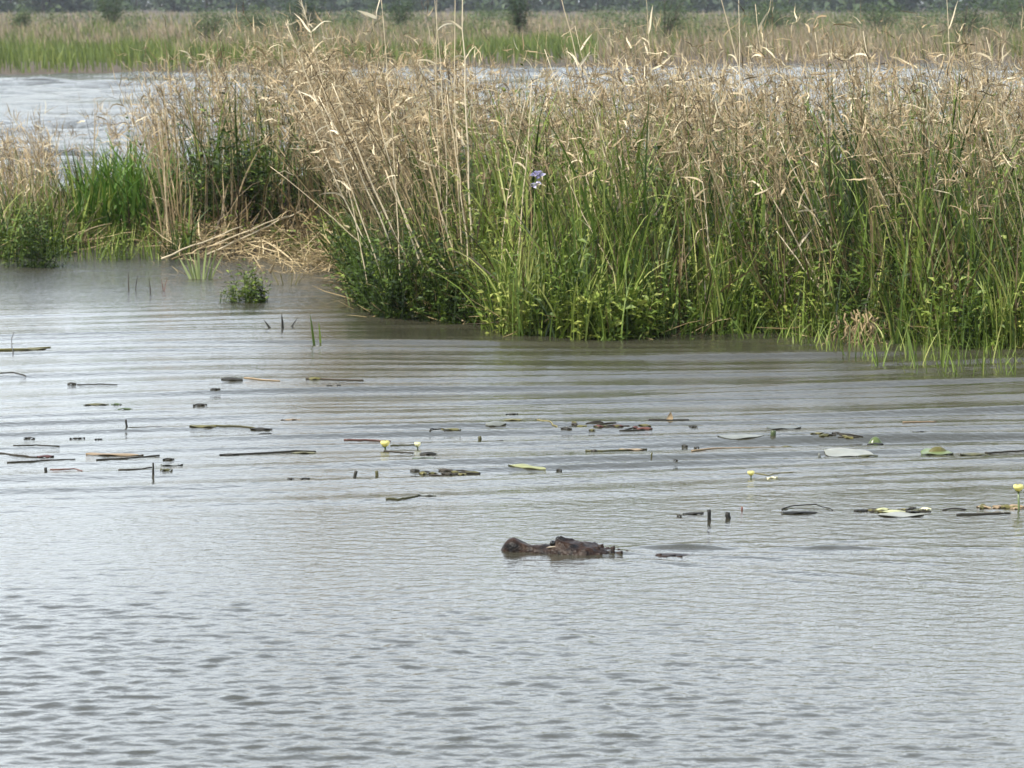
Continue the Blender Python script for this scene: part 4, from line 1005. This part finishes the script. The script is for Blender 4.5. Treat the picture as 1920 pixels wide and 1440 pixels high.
def bush(name, label, px, py, wpx, hpx, n=1500, tint=.45, group='bushes on the far meadow', mat='bush_leaf'):
    d = CAM_H * FPX / py; sc = d / FPX; b = np.array([(px - 960) * sc, d, .1])
    o = empty(name, b, label, 'bush', group); h, r = hpx * sc, wpx * sc / 2
    S = Soup(); tips = []
    for k in range(6):
        a = rng.uniform(0, 6.283); t = np.linspace(0, 1, 6)[:, None]
        e = b + np.array([math.cos(a) * r * .6, math.sin(a) * r * .6, h * rng.uniform(.55, .85)])
        P = b + (e - b) * t + np.array([0, 0, 1]) * np.sin(t * np.pi) * h * .08; tube(S, P, np.linspace(.03, .012, 6) * max(1, h / 2), 5, .5); tips.append(P[2:])
    S.build('trunk', M['bark'], o, b)
    tips = np.concatenate(tips); i = rng.integers(0, len(tips), n)
    c = tips[i] + rng.normal(0, 1, (n, 3)) * np.array([r * .30, r * .30, h * .14]); c[:, 2] = np.clip(c[:, 2], b[2] + .05 * h, None)
    L = Soup(); a = rng.uniform(0, 6.283, n); sz = max(.07, 4.4 * sc)
    leaves(L, c, np.stack([np.cos(a), np.sin(a), rng.uniform(-.4, .9, n)], 1), sz * rng.uniform(.7, 1.6, n), sz * rng.uniform(.4, .8, n), np.clip(rng.normal(tint, .2, n), 0, 1)); L.build('crown', M[mat], o, b)
for a in [('dark_bush', 'dark green bush standing on the meadow above the far green patch', 978, 56, 52, 66, 1600, .22),
          ('dark_bush', 'dark bush behind the drooping seed head at the top', 568, 58, 90, 74, 1800, .3),
          ('pale_bush', 'small green bush left of the dark bush on the meadow', 750, 44, 60, 46, 1200, .4),
          ('pale_bush', 'pale green bush at the top left before the dark woods', 212, 40, 60, 56, 1300, .5),
          ('pale_bush', 'loose olive bush on the meadow at the top left of centre', 390, 62, 90, 46, 1300, .55),
          ('pale_bush', 'sparse olive bush at the top left corner', 40, 44, 60, 34, 900, .55),
          ('pale_bush', 'thin twiggy green bush right of the leaning pale reed at the top', 1245, 62, 120, 78, 1500, .5),
          ('dark_bush', 'wide green bush at the top right of centre', 1470, 46, 170, 60, 2000, .45),
          ('dark_bush', 'brownish green bush near the lone reed at the top right', 1800, 66, 110, 70, 1500, .35),
          ('pale_bush', 'green bush in the top right corner', 1900, 50, 120, 70, 1500, .55),
          ('pale_bush', 'low green bush between the two wide bushes at the top right', 1640, 46, 120, 50, 1400, .5),
          ('pale_bush', 'pale leafy bush left of the hanging cream leaf at the top', 480, 52, 80, 44, 1200, .6)]:
    a = list(a); a[5] = a[3] * 1.6 - (a[3] - a[5]); a[3] *= 1.6        # the foot stands behind a metre of grass
    bush(*a)

def scrub():
    S = Soup()
    for k in range(90):
        px = rng.uniform(1100, 2300) if k < 58 else rng.uniform(-400, 1100); q = rng.uniform(44, 92); d = CAM_H * FPX / q; x = (px - 960) / FPX * d
        h = rng.uniform(1.2, 2.5); r = rng.uniform(.8, 3.0); n = 260; u = rng.normal(0, 1, (n, 3)) * [r * .5, r * .5, h * .22]
        c = np.array([x, d, h * .55]) + u; c[:, 2] = np.clip(c[:, 2], .1, None); a = rng.uniform(0, 6.283, n); sz = 4.6 * d / FPX
        leaves(S, c, np.stack([np.cos(a), np.sin(a), rng.uniform(-.3, .9, n)], 1), sz * rng.uniform(.7, 1.6, n), sz * rng.uniform(.4, .8, n), np.clip(rng.normal(rng.uniform(.3, .75), .2, n), 0, 1))
    tag(S.build('far_scrub', M['bush_leaf']), 'loose olive green scrub scattered over the far meadow', 'scrub', kind='stuff')
scrub()

def woods():
    S, ST = Soup(), Soup()
    for k in range(420):
        d = rng.uniform(660, 900); x = rng.uniform(-190, 190); h = rng.uniform(8, 15); r = rng.uniform(3.5, 6.5); n = 130
        u = rng.normal(0, 1, (n, 3)); u /= np.linalg.norm(u, axis=1, keepdims=True)
        c = np.array([x, d, h * .46]) + u * np.array([r, r, h * .52]) * rng.uniform(.55, 1.05, (n, 1)); c[:, 2] = np.maximum(c[:, 2], .4)
        a = rng.uniform(0, 6.283, n)
        leaves(S, c, np.stack([np.cos(a), np.sin(a), rng.uniform(-.5, .5, n)], 1), rng.uniform(1.2, 2.6, n), rng.uniform(.9, 1.8, n), np.clip(rng.normal(.45, .2, n), 0, 1))
        tube(ST, [[x, d, 0], [x + .2, d, h * .4], [x, d, h * .8]], [.3, .22, .08], 5, .4)
    o = tag(S.build('far_woods', M['wood_leaf']), 'dark hazy belt of woods along the horizon', 'woods', kind='stuff')
    t = ST.build('trunks', M['bark']); t.parent = o; t['kind'] = 'stuff'
woods()

def haze():
    m = bpy.data.materials.new('marsh_air'); m.use_nodes = True; n = m.node_tree.nodes; l = m.node_tree.links
    for k in list(n):
        if k.type != 'OUTPUT_MATERIAL': n.remove(k)
    v = n.new('ShaderNodeVolumePrincipled'); v.inputs['Color'].default_value = (.82, .88, .95, 1); v.inputs['Density'].default_value = .00014; v.inputs['Anisotropy'].default_value = .2
    l.new(v.outputs[0], n['Material Output'].inputs['Volume'])
    x, y0, y1, z0, z1 = 4100, -80, 5100, -2.0, 24.0
    P = [(-x, y0, z0), (x, y0, z0), (x, y1, z0), (-x, y1, z0), (-x, y0, z1), (x, y0, z1), (x, y1, z1), (-x, y1, z1)]
    o = Soup().add(P, [[0, 3, 2, 1], [4, 5, 6, 7], [0, 1, 5, 4], [1, 2, 6, 5], [2, 3, 7, 6], [3, 0, 4, 7]]).build('haze', m, smooth=False)
    tag(o, 'thin pale haze in the air over the marsh', 'haze', kind='stuff')
haze()
